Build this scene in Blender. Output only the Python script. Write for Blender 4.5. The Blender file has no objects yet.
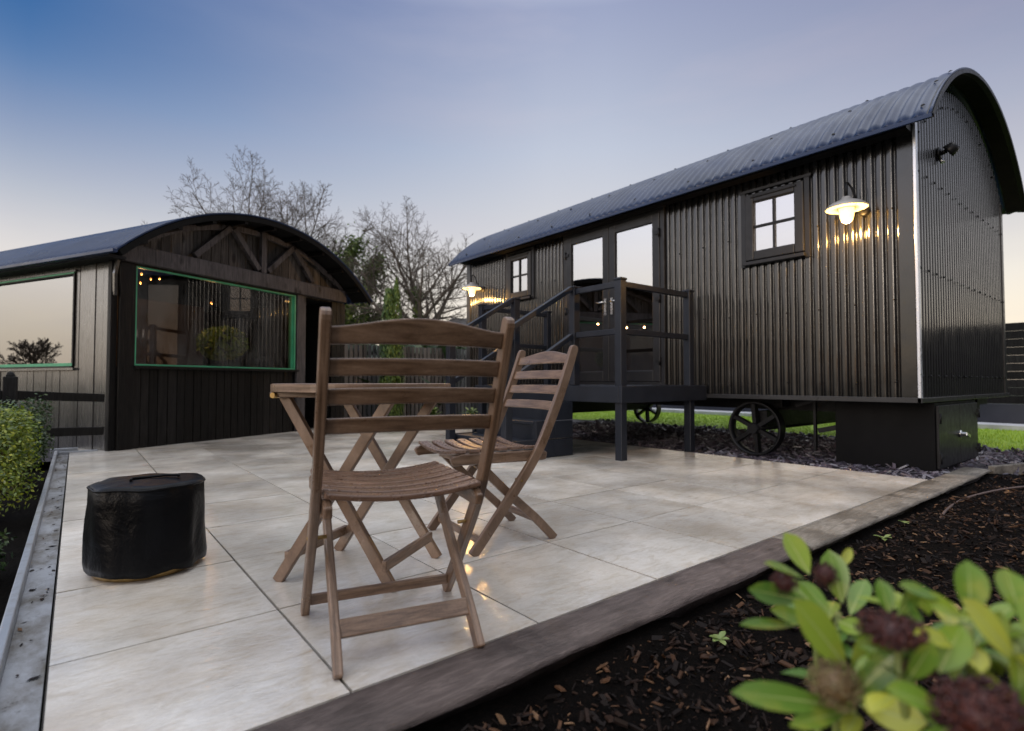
import bpy, bmesh, math, random
from mathutils import Vector, Matrix, noise
R = math.radians
random.seed(7)
scene = bpy.context.scene
COL = scene.collection

# ------------------------------------------------------------------ camera, sky, sun, exposure
cam_d = bpy.data.cameras.new('camera')
cam = bpy.data.objects.new('camera', cam_d)
COL.objects.link(cam)
cam.location = (0, 0, .75)
cam.rotation_euler = (R(91.734), 0, R(-38.647))
cam_d.sensor_width = 36
cam_d.lens = 19.16
cam_d.clip_start = .02
cam_d.clip_end = 2000
cam_d.dof.use_dof = True
cam_d.dof.focus_distance = 2.6
cam_d.dof.aperture_fstop = 2.4
scene.camera = cam

SUN_AZ = Vector((-.97, -.22, 0)).normalized()    # horizontal direction towards the low sun
GLOW_AZ = Vector((-.93, .37, 0)).normalized()
SUN_EL = 5.0
world = bpy.data.worlds.new('World')
scene.world = world
world.use_nodes = True
wt = world.node_tree
wt.nodes.clear()
def wn(t, **kw):
    n = wt.nodes.new(t)
    for k, v in kw.items(): setattr(n, k, v)
    return n
def wl(a, b): wt.links.new(a, b)
sky = wn('ShaderNodeTexSky', sky_type='NISHITA')
sky.sun_disc = False
sky.sun_elevation = R(SUN_EL)
sky.sun_rotation = math.atan2(SUN_AZ.x, SUN_AZ.y)
sky.air_density = 1.2
sky.dust_density = 2.0
tc = wn('ShaderNodeTexCoord')
sep = wn('ShaderNodeSeparateXYZ')
wl(tc.outputs['Generated'], sep.inputs[0])
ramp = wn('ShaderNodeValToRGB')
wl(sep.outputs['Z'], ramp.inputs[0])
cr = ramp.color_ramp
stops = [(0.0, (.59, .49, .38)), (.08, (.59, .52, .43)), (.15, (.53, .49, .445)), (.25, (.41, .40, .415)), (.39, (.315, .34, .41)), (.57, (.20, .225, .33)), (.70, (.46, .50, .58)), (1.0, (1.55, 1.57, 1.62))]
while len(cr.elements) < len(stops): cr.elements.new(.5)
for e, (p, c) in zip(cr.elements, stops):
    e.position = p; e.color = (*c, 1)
# brighter towards the set sun
dot = wn('ShaderNodeVectorMath', operation='DOT_PRODUCT')
wl(tc.outputs['Generated'], dot.inputs[0]); dot.inputs[1].default_value = (GLOW_AZ.x, GLOW_AZ.y, .05)
glow = wn('ShaderNodeMapRange'); glow.interpolation_type = 'SMOOTHSTEP'
wl(dot.outputs['Value'], glow.inputs[0])
glow.inputs[1].default_value = .42; glow.inputs[2].default_value = 1.0
glow.inputs[3].default_value = 0; glow.inputs[4].default_value = 2.1
# thin high cloud wisps
mp = wn('ShaderNodeMapping'); mp.inputs['Scale'].default_value = (1.2, 1.2, 5.0); mp.inputs['Rotation'].default_value = (.25, .15, .6)
wl(tc.outputs['Generated'], mp.inputs[0])
nz = wn('ShaderNodeTexNoise'); nz.inputs['Scale'].default_value = 1.7; nz.inputs['Detail'].default_value = 6; nz.inputs['Roughness'].default_value = .55
wl(mp.outputs[0], nz.inputs['Vector'])
cl = wn('ShaderNodeMapRange'); wl(nz.outputs[0], cl.inputs[0])
cl.inputs[1].default_value = .45; cl.inputs[2].default_value = .72; cl.inputs[3].default_value = 0; cl.inputs[4].default_value = .36
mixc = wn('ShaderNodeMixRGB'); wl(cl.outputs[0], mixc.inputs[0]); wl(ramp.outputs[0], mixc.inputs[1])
mixc.inputs[2].default_value = (.38, .35, .40, 1)
# the afterglow is a broad pale dome above the peach horizon band
gz = wn('ShaderNodeMapRange'); gz.interpolation_type = 'SMOOTHSTEP'; wl(sep.outputs['Z'], gz.inputs[0])
gz.inputs[1].default_value = 0; gz.inputs[2].default_value = .30; gz.inputs[3].default_value = .12; gz.inputs[4].default_value = 1
gm1 = wn('ShaderNodeMath', operation='MULTIPLY_ADD'); wl(glow.outputs[0], gm1.inputs[0]); wl(gz.outputs[0], gm1.inputs[1]); gm1.inputs[2].default_value = 1
# the clear sky is deeper blue to the north-west and greyer lilac to the east, away from the horizon
zf = wn('ShaderNodeMapRange'); zf.interpolation_type = 'SMOOTHSTEP'; wl(sep.outputs['Z'], zf.inputs[0]); zf.inputs[1].default_value = .12; zf.inputs[2].default_value = .50; zf.inputs[3].default_value = 0; zf.inputs[4].default_value = 1
zt = wn('ShaderNodeMapRange'); zt.interpolation_type = 'SMOOTHSTEP'; wl(sep.outputs['Z'], zt.inputs[0]); zt.inputs[1].default_value = .58; zt.inputs[2].default_value = .80; zt.inputs[3].default_value = 1; zt.inputs[4].default_value = 0
flat_ = wn('ShaderNodeVectorMath', operation='MULTIPLY'); wl(tc.outputs['Generated'], flat_.inputs[0]); flat_.inputs[1].default_value = (1, 1, 0)
fn = wn('ShaderNodeVectorMath', operation='NORMALIZE'); wl(flat_.outputs[0], fn.inputs[0])
for az_dir, lo_, col_ in (((-.10, .995, 0), .84, (.08, .28, .58, 1)), ((.995, -.05, 0), .78, (.50, .50, .62, 1))):
    da = wn('ShaderNodeVectorMath', operation='DOT_PRODUCT'); wl(fn.outputs[0], da.inputs[0]); da.inputs[1].default_value = az_dir
    ac = wn('ShaderNodeMath', operation='ARCCOSINE'); wl(da.outputs['Value'], ac.inputs[0])
    ta = wn('ShaderNodeMapRange'); wl(ac.outputs[0], ta.inputs[0]); ta.inputs[1].default_value = .04; ta.inputs[2].default_value = lo_; ta.inputs[3].default_value = 1; ta.inputs[4].default_value = 0
    m_a = wn('ShaderNodeMath', operation='MULTIPLY'); wl(ta.outputs[0], m_a.inputs[0]); wl(zf.outputs[0], m_a.inputs[1])
    m_b = wn('ShaderNodeMath', operation='MULTIPLY'); wl(m_a.outputs[0], m_b.inputs[0]); wl(zt.outputs[0], m_b.inputs[1])
    mm = wn('ShaderNodeMixRGB', blend_type='MULTIPLY'); wl(m_b.outputs[0], mm.inputs[0]); wl(mixc.outputs[0], mm.inputs[1]); mm.inputs[2].default_value = col_
    mixc = mm
# added darkening of the low sky behind the camera, dims wall reflections
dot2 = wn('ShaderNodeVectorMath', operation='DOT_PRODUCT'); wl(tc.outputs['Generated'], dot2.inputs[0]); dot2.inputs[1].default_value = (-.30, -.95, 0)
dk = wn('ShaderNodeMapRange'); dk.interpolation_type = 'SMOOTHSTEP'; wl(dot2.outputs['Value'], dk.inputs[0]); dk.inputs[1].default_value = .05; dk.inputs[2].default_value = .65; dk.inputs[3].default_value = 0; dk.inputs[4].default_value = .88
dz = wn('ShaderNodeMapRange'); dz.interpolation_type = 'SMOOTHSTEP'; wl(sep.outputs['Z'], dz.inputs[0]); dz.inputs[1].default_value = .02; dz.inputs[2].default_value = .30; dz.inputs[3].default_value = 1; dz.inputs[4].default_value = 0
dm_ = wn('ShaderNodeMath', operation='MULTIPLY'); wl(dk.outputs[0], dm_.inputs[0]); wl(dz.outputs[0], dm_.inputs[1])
low_dim = wn('ShaderNodeMixRGB', blend_type='MIX'); wl(dm_.outputs[0], low_dim.inputs[0]); wl(mixc.outputs[0], low_dim.inputs[1]); low_dim.inputs[2].default_value = (.05, .06, .10, 1)
mixc = low_dim
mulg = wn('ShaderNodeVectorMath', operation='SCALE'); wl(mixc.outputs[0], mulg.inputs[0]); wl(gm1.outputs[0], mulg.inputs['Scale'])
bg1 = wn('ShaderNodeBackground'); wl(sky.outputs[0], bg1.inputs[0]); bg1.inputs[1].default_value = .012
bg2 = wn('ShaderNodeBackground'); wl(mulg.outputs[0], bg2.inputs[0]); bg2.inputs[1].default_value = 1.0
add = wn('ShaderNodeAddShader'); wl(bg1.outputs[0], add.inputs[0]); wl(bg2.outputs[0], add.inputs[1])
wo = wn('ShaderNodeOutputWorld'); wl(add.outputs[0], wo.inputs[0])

sun_d = bpy.data.lights.new('sun', 'SUN')
sun_d.energy = .5
sun_d.angle = R(14)
sun_d.color = (1.0, .86, .72)
sun = bpy.data.objects.new('sun', sun_d)
COL.objects.link(sun)
sd = Vector((SUN_AZ.x * math.cos(R(SUN_EL + 6)), SUN_AZ.y * math.cos(R(SUN_EL + 6)), math.sin(R(SUN_EL + 6))))
sun.rotation_euler = sd.to_track_quat('Z', 'Y').to_euler()

scene.view_settings.view_transform = 'Standard'
scene.view_settings.look = 'None'
scene.view_settings.gamma = 1
scene.view_settings.exposure = .70
scene.view_settings.use_curve_mapping = False
scene.cycles.max_bounces = 8
scene.cycles.transparent_max_bounces = 12
scene.cycles.use_denoising = True

# ------------------------------------------------------------------ helpers
class MB:
    """collects shapes of ONE mesh object"""
    def __init__(s): s.v = []; s.f = []; s.s = []; s.m = []; s.mi = 0
    def add(s, vs, fs, smooth=False):
        o = len(s.v); s.v += [tuple(p) for p in vs]
        for f in fs: s.f.append([i + o for i in f]); s.s.append(smooth); s.m.append(s.mi)
        return s
    def box(s, c, d, M=None):
        x, y, z = d[0] / 2, d[1] / 2, d[2] / 2
        vs = [Vector(p) for p in [(-x,-y,-z),(x,-y,-z),(x,y,-z),(-x,y,-z),(-x,-y,z),(x,-y,z),(x,y,z),(-x,y,z)]]
        if M: vs = [M @ p for p in vs]
        vs = [p + Vector(c) for p in vs]
        return s.add(vs, [(0,3,2,1),(4,5,6,7),(0,1,5,4),(1,2,6,5),(2,3,7,6),(3,0,4,7)])
    def bb(s, a, b):
        return s.box([(a[i] + b[i]) / 2 for i in range(3)], [abs(b[i] - a[i]) for i in range(3)])
    def strip(s, pts, w, h, side, smooth=True, ends=1.0, hs=None):
        """rectangular section (w along side, h across) swept along pts"""
        pts = [Vector(p) for p in pts]; side = Vector(side).normalized(); n = len(pts); vs = []; fs = []
        for i, p in enumerate(pts):
            t = (pts[min(i + 1, n - 1)] - pts[max(i - 1, 0)]).normalized()
            sd_ = (side - t * side.dot(t)).normalized()
            up = t.cross(sd_).normalized()
            k = ends if i in (0, n - 1) else 1.0
            hh = (hs[i] if hs else h) / 2 * k; ww = w / 2 * (k if ends != 1 else 1)
            vs += [p + sd_*ww + up*hh, p - sd_*ww + up*hh, p - sd_*ww - up*hh, p + sd_*ww - up*hh]
        for i in range(n - 1):
            a, b = i*4, i*4 + 4
            for j in range(4):
                k = (j + 1) % 4; fs.append((a+j, b+j, b+k, a+k))
        fs += [(0,1,2,3), (n*4-1, n*4-2, n*4-3, n*4-4)]
        return s.add(vs, fs, False)
    def tube(s, pts, r, n=8, cap=True, smooth=True):
        pts = [Vector(p) for p in pts]; m = len(pts); vs = []; fs = []
        rs = r if isinstance(r, (list, tuple)) else [r] * m
        t0 = (pts[1] - pts[0]).normalized()
        ref = Vector((0, 0, 1)) if abs(t0.z) < .9 else Vector((1, 0, 0))
        a = t0.cross(ref).normalized()
        for i, p in enumerate(pts):
            t = (pts[min(i + 1, m - 1)] - pts[max(i - 1, 0)]).normalized()
            a = (a - t * a.dot(t))
            a = a.normalized() if a.length > 1e-6 else t.orthogonal().normalized()
            b = t.cross(a)
            for j in range(n):
                an = 2 * math.pi * j / n
                vs.append(p + (a * math.cos(an) + b * math.sin(an)) * rs[i])
        for i in range(m - 1):
            for j in range(n):
                k = (j + 1) % n
                fs.append((i*n+j, i*n+k, (i+1)*n+k, (i+1)*n+j))
        s.add(vs, fs, smooth)
        if cap:
            o = len(s.v) - m * n
            s.f.append([o + j for j in range(n)][::-1]); s.f.append([o + (m-1)*n + j for j in range(n)]); s.s += [False]*2; s.m += [s.mi]*2
        return s
    def lathe(s, prof, n=24, c=(0,0,0), M=None, smooth=True, fn=None):
        vs = []; fs = []
        for (r, z) in prof:
            for j in range(n):
                a = 2 * math.pi * j / n
                p = Vector((r * math.cos(a), r * math.sin(a), z))
                if fn: p = fn(p, a)
                if M: p = M @ p
                vs.append(p + Vector(c))
        for i in range(len(prof) - 1):
            for j in range(n):
                k = (j + 1) % n; fs.append((i*n+j, i*n+k, (i+1)*n+k, (i+1)*n+j))
        s.add(vs, fs, smooth)
        closed = tuple(prof[0]) == tuple(prof[-1])
        if prof[0][0] > 1e-5 and not closed: o = len(s.v) - len(vs); s.f.append([o+j for j in range(n)][::-1]); s.s.append(False); s.m.append(s.mi)
        if prof[-1][0] > 1e-5 and not closed: o = len(s.v) - n; s.f.append([o+j for j in range(n)]); s.s.append(False); s.m.append(s.mi)
        return s
    def prism(s, pts2, y0, y1, axis='y'):
        """polygon (a, z) extruded along y (or x)"""
        n = len(pts2)
        mk = (lambda a, z, y: (a, y, z)) if axis == 'y' else (lambda a, z, y: (y, a, z))
        vs = [mk(a, z, y0) for a, z in pts2] + [mk(a, z, y1) for a, z in pts2]
        fs = [list(range(n)), list(range(2*n-1, n-1, -1))] + [(i, i+n, (i+1) % n + n, (i+1) % n) for i in range(n)]
        return s.add(vs, fs)
    def build(s, name, mats, parent=None, bevel=0, seg=2, loc=None, solid=0):
        me = bpy.data.meshes.new(name)
        me.from_pydata(s.v, [], s.f)
        me.polygons.foreach_set('use_smooth', s.s)
        mats = mats if isinstance(mats, (list, tuple)) else [mats]
        for m in mats: me.materials.append(m)
        if len(mats) > 1: me.polygons.foreach_set('material_index', s.m)
        if not solid and len(s.v) < 60000:
            b = bmesh.new(); b.from_mesh(me); bmesh.ops.recalc_face_normals(b, faces=b.faces); b.to_mesh(me); b.free()
        me.update()
        o = bpy.data.objects.new(name, me); COL.objects.link(o)
        if parent: o.parent = parent
        if loc: o.location = loc
        if solid:
            md = o.modifiers.new('solid', 'SOLIDIFY'); md.thickness = solid; md.offset = 0
        if bevel:
            md = o.modifiers.new('bevel', 'BEVEL'); md.width = bevel; md.segments = seg; md.limit_method = 'ANGLE'; md.angle_limit = R(40); md.harden_normals = False
        return o
def tag(o, label=None, cat=None, group=None, kind=None):
    if label: o['label'] = label
    if cat: o['category'] = cat
    if group: o['group'] = group
    if kind: o['kind'] = kind
    return o
def empty(name, loc=(0,0,0), rz=0, label=None, cat=None, group=None):
    o = bpy.data.objects.new(name, None); COL.objects.link(o)
    o.location = loc; o.rotation_euler = (0, 0, rz); o.empty_display_size = .1
    return tag(o, label, cat, group)
def copy_tree(o, parent=None):
    c = o.copy(); COL.objects.link(c)
    if parent: c.parent = parent
    for ch in list(o.children): copy_tree(ch, c)
    return c

# ------------------------------------------------------------------ materials
class NT:
    def __init__(s, name):
        s.m = bpy.data.materials.new(name); s.m.use_nodes = True; s.t = s.m.node_tree
        s.p = s.t.nodes['Principled BSDF']; s.out = s.t.nodes['Material Output']
    def n(s, t, ins=None, **kw):
        n = s.t.nodes.new(t)
        for k, v in kw.items(): setattr(n, k, v)
        for k, v in (ins or {}).items():
            if hasattr(v, 'node'): s.t.links.new(v, n.inputs[k])
            else: n.inputs[k].default_value = v
        return n
    def l(s, a, b): s.t.links.new(a, b)
    def set(s, **kw):
        for k, v in kw.items():
            i = s.p.inputs[k.replace('_', ' ')]
            if hasattr(v, 'node'): s.l(v, i)
            else: i.default_value = v
    def coord(s, kind='Object', scale=(1,1,1), rot=(0,0,0)):
        tc = s.n('ShaderNodeTexCoord'); m = s.n('ShaderNodeMapping', {'Vector': tc.outputs[kind], 'Scale': scale, 'Rotation': rot})
        return m.outputs[0]
    def noise(s, vec, scale, detail=4, rough=.55, dist=0):
        return s.n('ShaderNodeTexNoise', {'Vector': vec, 'Scale': scale, 'Detail': detail, 'Roughness': rough, 'Distortion': dist}).outputs[0]
    def ramp(s, f, stops):
        r = s.n('ShaderNodeValToRGB', {0: f}); e = r.color_ramp.elements
        while len(e) < len(stops): e.new(.5)
        for q, (p, c) in zip(e, stops): q.position = p; q.color = (*c, 1) if len(c) == 3 else c
        return r.outputs[0]
    def map(s, f, a, b, c, d):
        return s.n('ShaderNodeMapRange', {0: f, 1: a, 2: b, 3: c, 4: d}).outputs[0]
    def mix(s, f, a, b, mode='MIX'):
        return s.n('ShaderNodeMixRGB', {0: f, 1: a, 2: b}, blend_type=mode).outputs[0]
    def bump(s, h, strength=.3, dist=.01):
        b = s.n('ShaderNodeBump', {'Height': h, 'Strength': strength, 'Distance': dist}); s.l(b.outputs[0], s.p.inputs['Normal']); return b
    def island(s): return s.n('ShaderNodeNewGeometry').outputs['Random Per Island']
    def hsv(s, col, v=1., h=.5, sat=1.):
        return s.n('ShaderNodeHueSaturation', {'Hue': h, 'Saturation': sat, 'Value': v, 'Color': col}).outputs[0]
def C(*c): return (*c, 1)
M = {}
def simple(name, col, rough=.5, metal=0., spec=.5, var=.12, nscale=6, bump=.0, bscale=60):
    t = NT(name); v = t.coord()
    nn = t.noise(v, nscale, 5)
    t.set(Base_Color=t.hsv(C(*col), t.map(nn, .3, .7, 1 - var, 1 + var)), Roughness=t.map(t.noise(v, nscale * 2.3, 4), .3, .7, max(.02, rough - .08), min(1, rough + .08)), Metallic=metal)
    t.p.inputs['Specular IOR Level'].default_value = spec
    if bump: t.bump(t.noise(v, bscale, 3), bump, .004)
    M[name] = t.m; return t

simple('hut_paint', (.0060, .0060, .0066), .16, 0, .62, .18, 2.2, .03, 25)
simple('hut_frame', (.014, .014, .0155), .38, 0, .26, .1)
simple('roof_metal', (.012, .025, .066), .32, 0, .28, .2, 1.6, .05, 20)
simple('trim_metal', (.018, .018, .019), .34, 0, .4, .08)
simple('corner_bead', (.58, .60, .64), .30, .6, .7, .06)  # pale base colour carries the sky-lit brightness of the corner edge
simple('cabinet_paint', (.0055, .0055, .006), .5, 0, .08, .15, 3)
simple('iron', (.006, .006, .007), .45, .0, .25, .3, 12, .2, 40)
simple('steel', (.55, .55, .54), .28, 1., .5, .15, 20)
simple('deck_paint', (.011, .0135, .020), .42, 0, .28, .2, 5, .12, 50)
simple('green_frame', (.05, .30, .15), .45, 0, .5, .15, 5)
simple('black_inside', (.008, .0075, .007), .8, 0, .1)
simple('interior_wood', (.10, .07, .045), .7, 0, .3, .3, 4)
simple('blind', (.50, .50, .50), .8, 0, .2, .05)
simple('brass', (.30, .20, .08), .45, 1., .5, .2, 30)
simple('concrete_kerb', (.40, .40, .42), .7, 0, .4, .15, 4, .1)
simple('dark_wall', (.022, .024, .035), .6, 0, .4, .2, 2)
simple('house_stone', (.23, .20, .16), .85, 0, .3, .3, 1.2)
simple('house_roof', (.14, .14, .15), .7, 0, .4, .2, .8)
simple('stem_green', (.16, .19, .05), .5, 0, .3, .2, 30)
simple('stem_brown', (.07, .055, .03), .7, 0, .3, .3, 30)
simple('bark', (.12, .10, .078), .85, 0, .2, .3, 3)
simple('twig', (.115, .095, .08), .85, 0, .2, .25, 2)
simple('hose', (.085, .055, .045), .5, 0, .5, .15)
simple('post_pale', (.30, .25, .19), .6, 0, .4, .2)

# lamp glass / bulb
t = NT('bulb_glow'); t.set(Base_Color=C(1, .8, .5), Emission_Color=C(1, .62, .22), Emission_Strength=14.); M['bulb_glow'] = t.m
t = NT('lamp_glass'); t.set(Base_Color=C(1, .85, .6), Emission_Color=C(1, .62, .20), Emission_Strength=2.0, Roughness=.3); M['lamp_glass'] = t.m
t = NT('string_bulb'); t.set(Base_Color=C(1, .6, .3), Emission_Color=C(1, .38, .09), Emission_Strength=1.6); M['string_bulb'] = t.m
t = NT('shade_enamel'); v = t.coord()
gm = t.n('ShaderNodeNewGeometry')
t.set(Base_Color=t.hsv(C(.30, .29, .28), t.map(t.noise(v, 20), .3, .7, .85, 1.1)), Roughness=.35); M['shade_enamel'] = t.m
t = NT('shade_white'); t.set(Base_Color=C(.75, .73, .68), Roughness=.4); M['shade_white'] = t.m

# window glass: clear pane with a strong sky reflection
def glass(name, ior, tint, rough=.0, mist=0.):
    t = NT(name); t.t.nodes.remove(t.p)
    tr = t.n('ShaderNodeBsdfTransparent', {0: C(*tint)})
    gl = t.n('ShaderNodeBsdfAnisotropic', {'Color': C(.97, .98, 1), 'Roughness': rough})
    fr = t.n('ShaderNodeFresnel', {'IOR': ior})
    v = t.coord()
    bp = t.n('ShaderNodeBump', {'Height': t.noise(v, 1.3, 2), 'Strength': .03, 'Distance': .02})
    t.l(bp.outputs[0], gl.inputs['Normal'])
    front = t.n('ShaderNodeMath', {0: 1., 1: t.n('ShaderNodeNewGeometry').outputs['Backfacing']}, operation='SUBTRACT').outputs[0]   # only the outer skin of the pane mirrors
    fac = t.n('ShaderNodeMath', {0: fr.outputs[0], 1: front}, operation='MULTIPLY').outputs[0]
    mx = t.n('ShaderNodeMixShader', {0: fac}); t.l(tr.outputs[0], mx.inputs[1]); t.l(gl.outputs[0], mx.inputs[2])
    res = mx
    if mist:
        df = t.n('ShaderNodeBsdfDiffuse', {0: C(.45, .45, .43)})
        mk = t.n('ShaderNodeMath', {0: t.map(t.noise(t.coord(scale=(1, 1, .35)), 2.2, 6, .65), .42, .75, 0, mist), 1: front}, operation='MULTIPLY').outputs[0]
        m2 = t.n('ShaderNodeMixShader', {0: mk}); t.l(mx.outputs[0], m2.inputs[1]); t.l(df.outputs[0], m2.inputs[2]); res = m2
    t.l(res.outputs[0], t.out.inputs[0]); M[name] = t.m
glass('door_glass', 4.4, (.5, .5, .5))
glass('shed_glass', 1.95, (.62, .60, .57), .0, .16)
glass('shed_side_glass', 3.9, (.3, .3, .3))

# patio porcelain: cream riven stone, wet
t = NT('patio_tile'); v = t.coord(); isl = t.island()
off = t.n('ShaderNodeCombineXYZ', {0: t.n('ShaderNodeMath', {0: isl, 1: 37.}, operation='MULTIPLY').outputs[0], 1: t.n('ShaderNodeMath', {0: isl, 1: 91.}, operation='MULTIPLY').outputs[0], 2: 0.}).outputs[0]
vv = t.n('ShaderNodeVectorMath', {0: v, 1: off}, operation='ADD').outputs[0]
sv = t.n('ShaderNodeMapping', {'Vector': vv, 'Scale': (3.2, 9., 1.), 'Rotation': (0, 0, .10)}).outputs[0]
streak = t.noise(sv, 2.6, 10, .70, .9)
blot = t.noise(vv, 2.1, 5, .6)
c1 = t.ramp(streak, [(.25, (.48, .405, .31)), (.42, (.65, .60, .525)), (.56, (.76, .725, .67)), (.75, (.61, .54, .45))])
c2 = t.mix(t.map(blot, .42, .72, 0, .65), c1, C(.50, .41, .30))
grit = t.noise(v, 70, 3, .7)
c3 = t.hsv(c2, t.n('ShaderNodeMath', {0: t.map(isl, 0, 1, .78, 1.0), 1: t.map(grit, .3, .7, .94, 1.05)}, operation='MULTIPLY').outputs[0])
dirt = t.noise(t.coord(), .9, 6, .65)
c4 = t.mix(t.map(dirt, .55, .8, 0, .3), c3, C(.26, .225, .18))
wet = t.noise(t.coord(), 1.1, 5, .6)
c4 = t.hsv(c4, t.map(wet, .36, .64, .84, 1.04), .5, 1.08)
t.set(Base_Color=c4, Roughness=.38, Specular_IOR_Level=.5, Coat_Weight=t.map(wet, .40, .66, 1.0, .35), Coat_Roughness=t.map(wet, .36, .64, .02, .12), Coat_IOR=2.3)
hh = t.n('ShaderNodeMath', {0: streak, 1: t.n('ShaderNodeMath', {0: t.noise(sv, 9., 5, .6), 1: .35}, operation='MULTIPLY').outputs[0]}, operation='ADD').outputs[0]
t.bump(hh, .70, .006)
rip = t.noise(t.n('ShaderNodeMapping', {'Vector': vv, 'Scale': (9., 26., 1.), 'Rotation': (0, 0, .10)}).outputs[0], 2.0, 4, .6, .8)
cb = t.n('ShaderNodeBump', {'Height': rip, 'Strength': .34, 'Distance': .004}); t.l(cb.outputs[0], t.p.inputs['Coat Normal']); M['patio_tile'] = t.m

# timber: teak furniture
t = NT('teak'); v = t.coord(); isl = t.island()
ov = t.coord('Generated')
gr = t.noise(t.n('ShaderNodeMapping', {'Vector': ov, 'Scale': (1.5, 1.5, 1.5)}).outputs[0], 2.2, 7, .65, .5)
fine = t.noise(v, 130, 3, .7)
c = t.ramp(gr, [(.3, (.070, .039, .022)), (.5, (.152, .092, .056)), (.7, (.245, .158, .104))])
c = t.hsv(c, t.n('ShaderNodeMath', {0: t.map(isl, 0, 1, .85, 1.12), 1: t.map(fine, .3, .7, .88, 1.1)}, operation='MULTIPLY').outputs[0])
t.set(Base_Color=c, Roughness=t.map(t.noise(v, 9, 4), .35, .65, .26, .50), Specular_IOR_Level=.55); t.bump(fine, .12, .002); M['teak'] = t.m
# wet seat slats: beads of rain
t = NT('teak_wet'); v = t.coord(); isl = t.island()
gr = t.noise(t.coord(scale=(2, 14, 14)), 3, 6, .6, .8)
c = t.ramp(gr, [(.3, (.085, .046, .029)), (.6, (.165, .094, .060)), (.75, (.24, .14, .092))])
drop = t.n('ShaderNodeTexVoronoi', {'Vector': v, 'Scale': 85., 'Randomness': 1.}, feature='F1').outputs['Distance']
dr = t.map(drop, .12, .42, 1, 0)
msk = t.map(t.noise(v, 14, 3), .42, .56, 0, 1)
dm = t.n('ShaderNodeMath', {0: dr, 1: msk}, operation='MULTIPLY').outputs[0]
t.set(Base_Color=t.hsv(c, t.map(isl, 0, 1, .85, 1.15)), Roughness=t.map(dm, 0, .5, .34, .06)); t.bump(dm, .7, .004); M['teak_wet'] = t.m

# charred boards of the shed
def boards(name, c0, c1, rough, spec=.5):
    t = NT(name); v = t.coord(); isl = t.island()
    off = t.n('ShaderNodeCombineXYZ', {0: t.n('ShaderNodeMath', {0: isl, 1: 13.}, operation='MULTIPLY').outputs[0], 1: 0., 2: t.n('ShaderNodeMath', {0: isl, 1: 57.}, operation='MULTIPLY').outputs[0]}).outputs[0]
    vv = t.n('ShaderNodeVectorMath', {0: v, 1: off}, operation='ADD').outputs[0]
    g = t.noise(t.n('ShaderNodeMapping', {'Vector': vv, 'Scale': (14, 14, 1.0)}).outputs[0], 3, 7, .65, .8)
    c = t.ramp(g, [(.3, c0), (.7, c1)])
    kd = t.n('ShaderNodeTexVoronoi', {'Vector': t.n('ShaderNodeMapping', {'Vector': vv, 'Scale': (5.5, 5.5, 2.6)}).outputs[0], 'Scale': 1.}, feature='F1').outputs['Distance']
    c = t.mix(t.map(kd, .12, .24, .95, 0), c, C(.006, .005, .005))
    c = t.hsv(c, t.map(isl, 0, 1, .5, 1.6))
    bl = t.noise(v, 1.3, 5, .6)
    c = t.mix(t.map(bl, .5, .75, 0, .45), c, C(c0[0]*.5, c0[1]*.5, c0[2]*.5))
    t.set(Base_Color=c, Roughness=t.map(g, .3, .7, rough + .1, rough - .1), Specular_IOR_Level=spec); t.bump(g, .9, .008); M[name] = t.m
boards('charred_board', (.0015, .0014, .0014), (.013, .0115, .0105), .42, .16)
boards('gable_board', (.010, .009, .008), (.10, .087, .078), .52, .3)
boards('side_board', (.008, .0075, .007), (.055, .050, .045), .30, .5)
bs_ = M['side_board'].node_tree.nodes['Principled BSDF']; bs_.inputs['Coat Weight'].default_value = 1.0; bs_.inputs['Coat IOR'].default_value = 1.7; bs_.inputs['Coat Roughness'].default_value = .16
boards('grey_beam', (.030, .026, .027), (.125, .110, .110), .58, .3)
boards('grey_fence', (.06, .058, .058), (.14, .132, .125), .65)
boards('dark_fence', (.004, .004, .0042), (.014, .0135, .013), .6, .15)

# sleepers
def sleeper_mat(name, a, b, c_):
    t = NT(name)
    g = t.noise(t.coord(scale=(2.6, 14, 14)), 2.2, 9, .72, 1.4); bl = t.noise(t.coord(), 3.4, 6, .65); f = t.noise(t.coord(scale=(3, 30, 30)), 5, 5, .7)
    c = t.ramp(g, [(.28, a), (.52, b), (.74, c_)])
    c = t.mix(t.map(bl, .46, .66, 0, .75), c, C(*[q * .5 for q in a]))
    kn = t.n('ShaderNodeTexVoronoi', {'Vector': t.coord(scale=(3, 7, 7)), 'Scale': 1.3}).outputs['Distance']
    c = t.mix(t.map(kn, .05, .16, .8, 0), c, C(*[q * .3 for q in a]))
    t.set(Base_Color=c, Roughness=t.map(bl, .35, .65, .72, .40)); t.bump(t.n('ShaderNodeMath', {0: g, 1: f}, operation='ADD').outputs[0], .7, .008); M[name] = t.m
sleeper_mat('sleeper_brown', (.045, .032, .028), (.10, .076, .068), (.19, .15, .135))
sleeper_mat('sleeper_grey', (.10, .085, .065), (.21, .185, .15), (.36, .325, .28))

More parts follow.
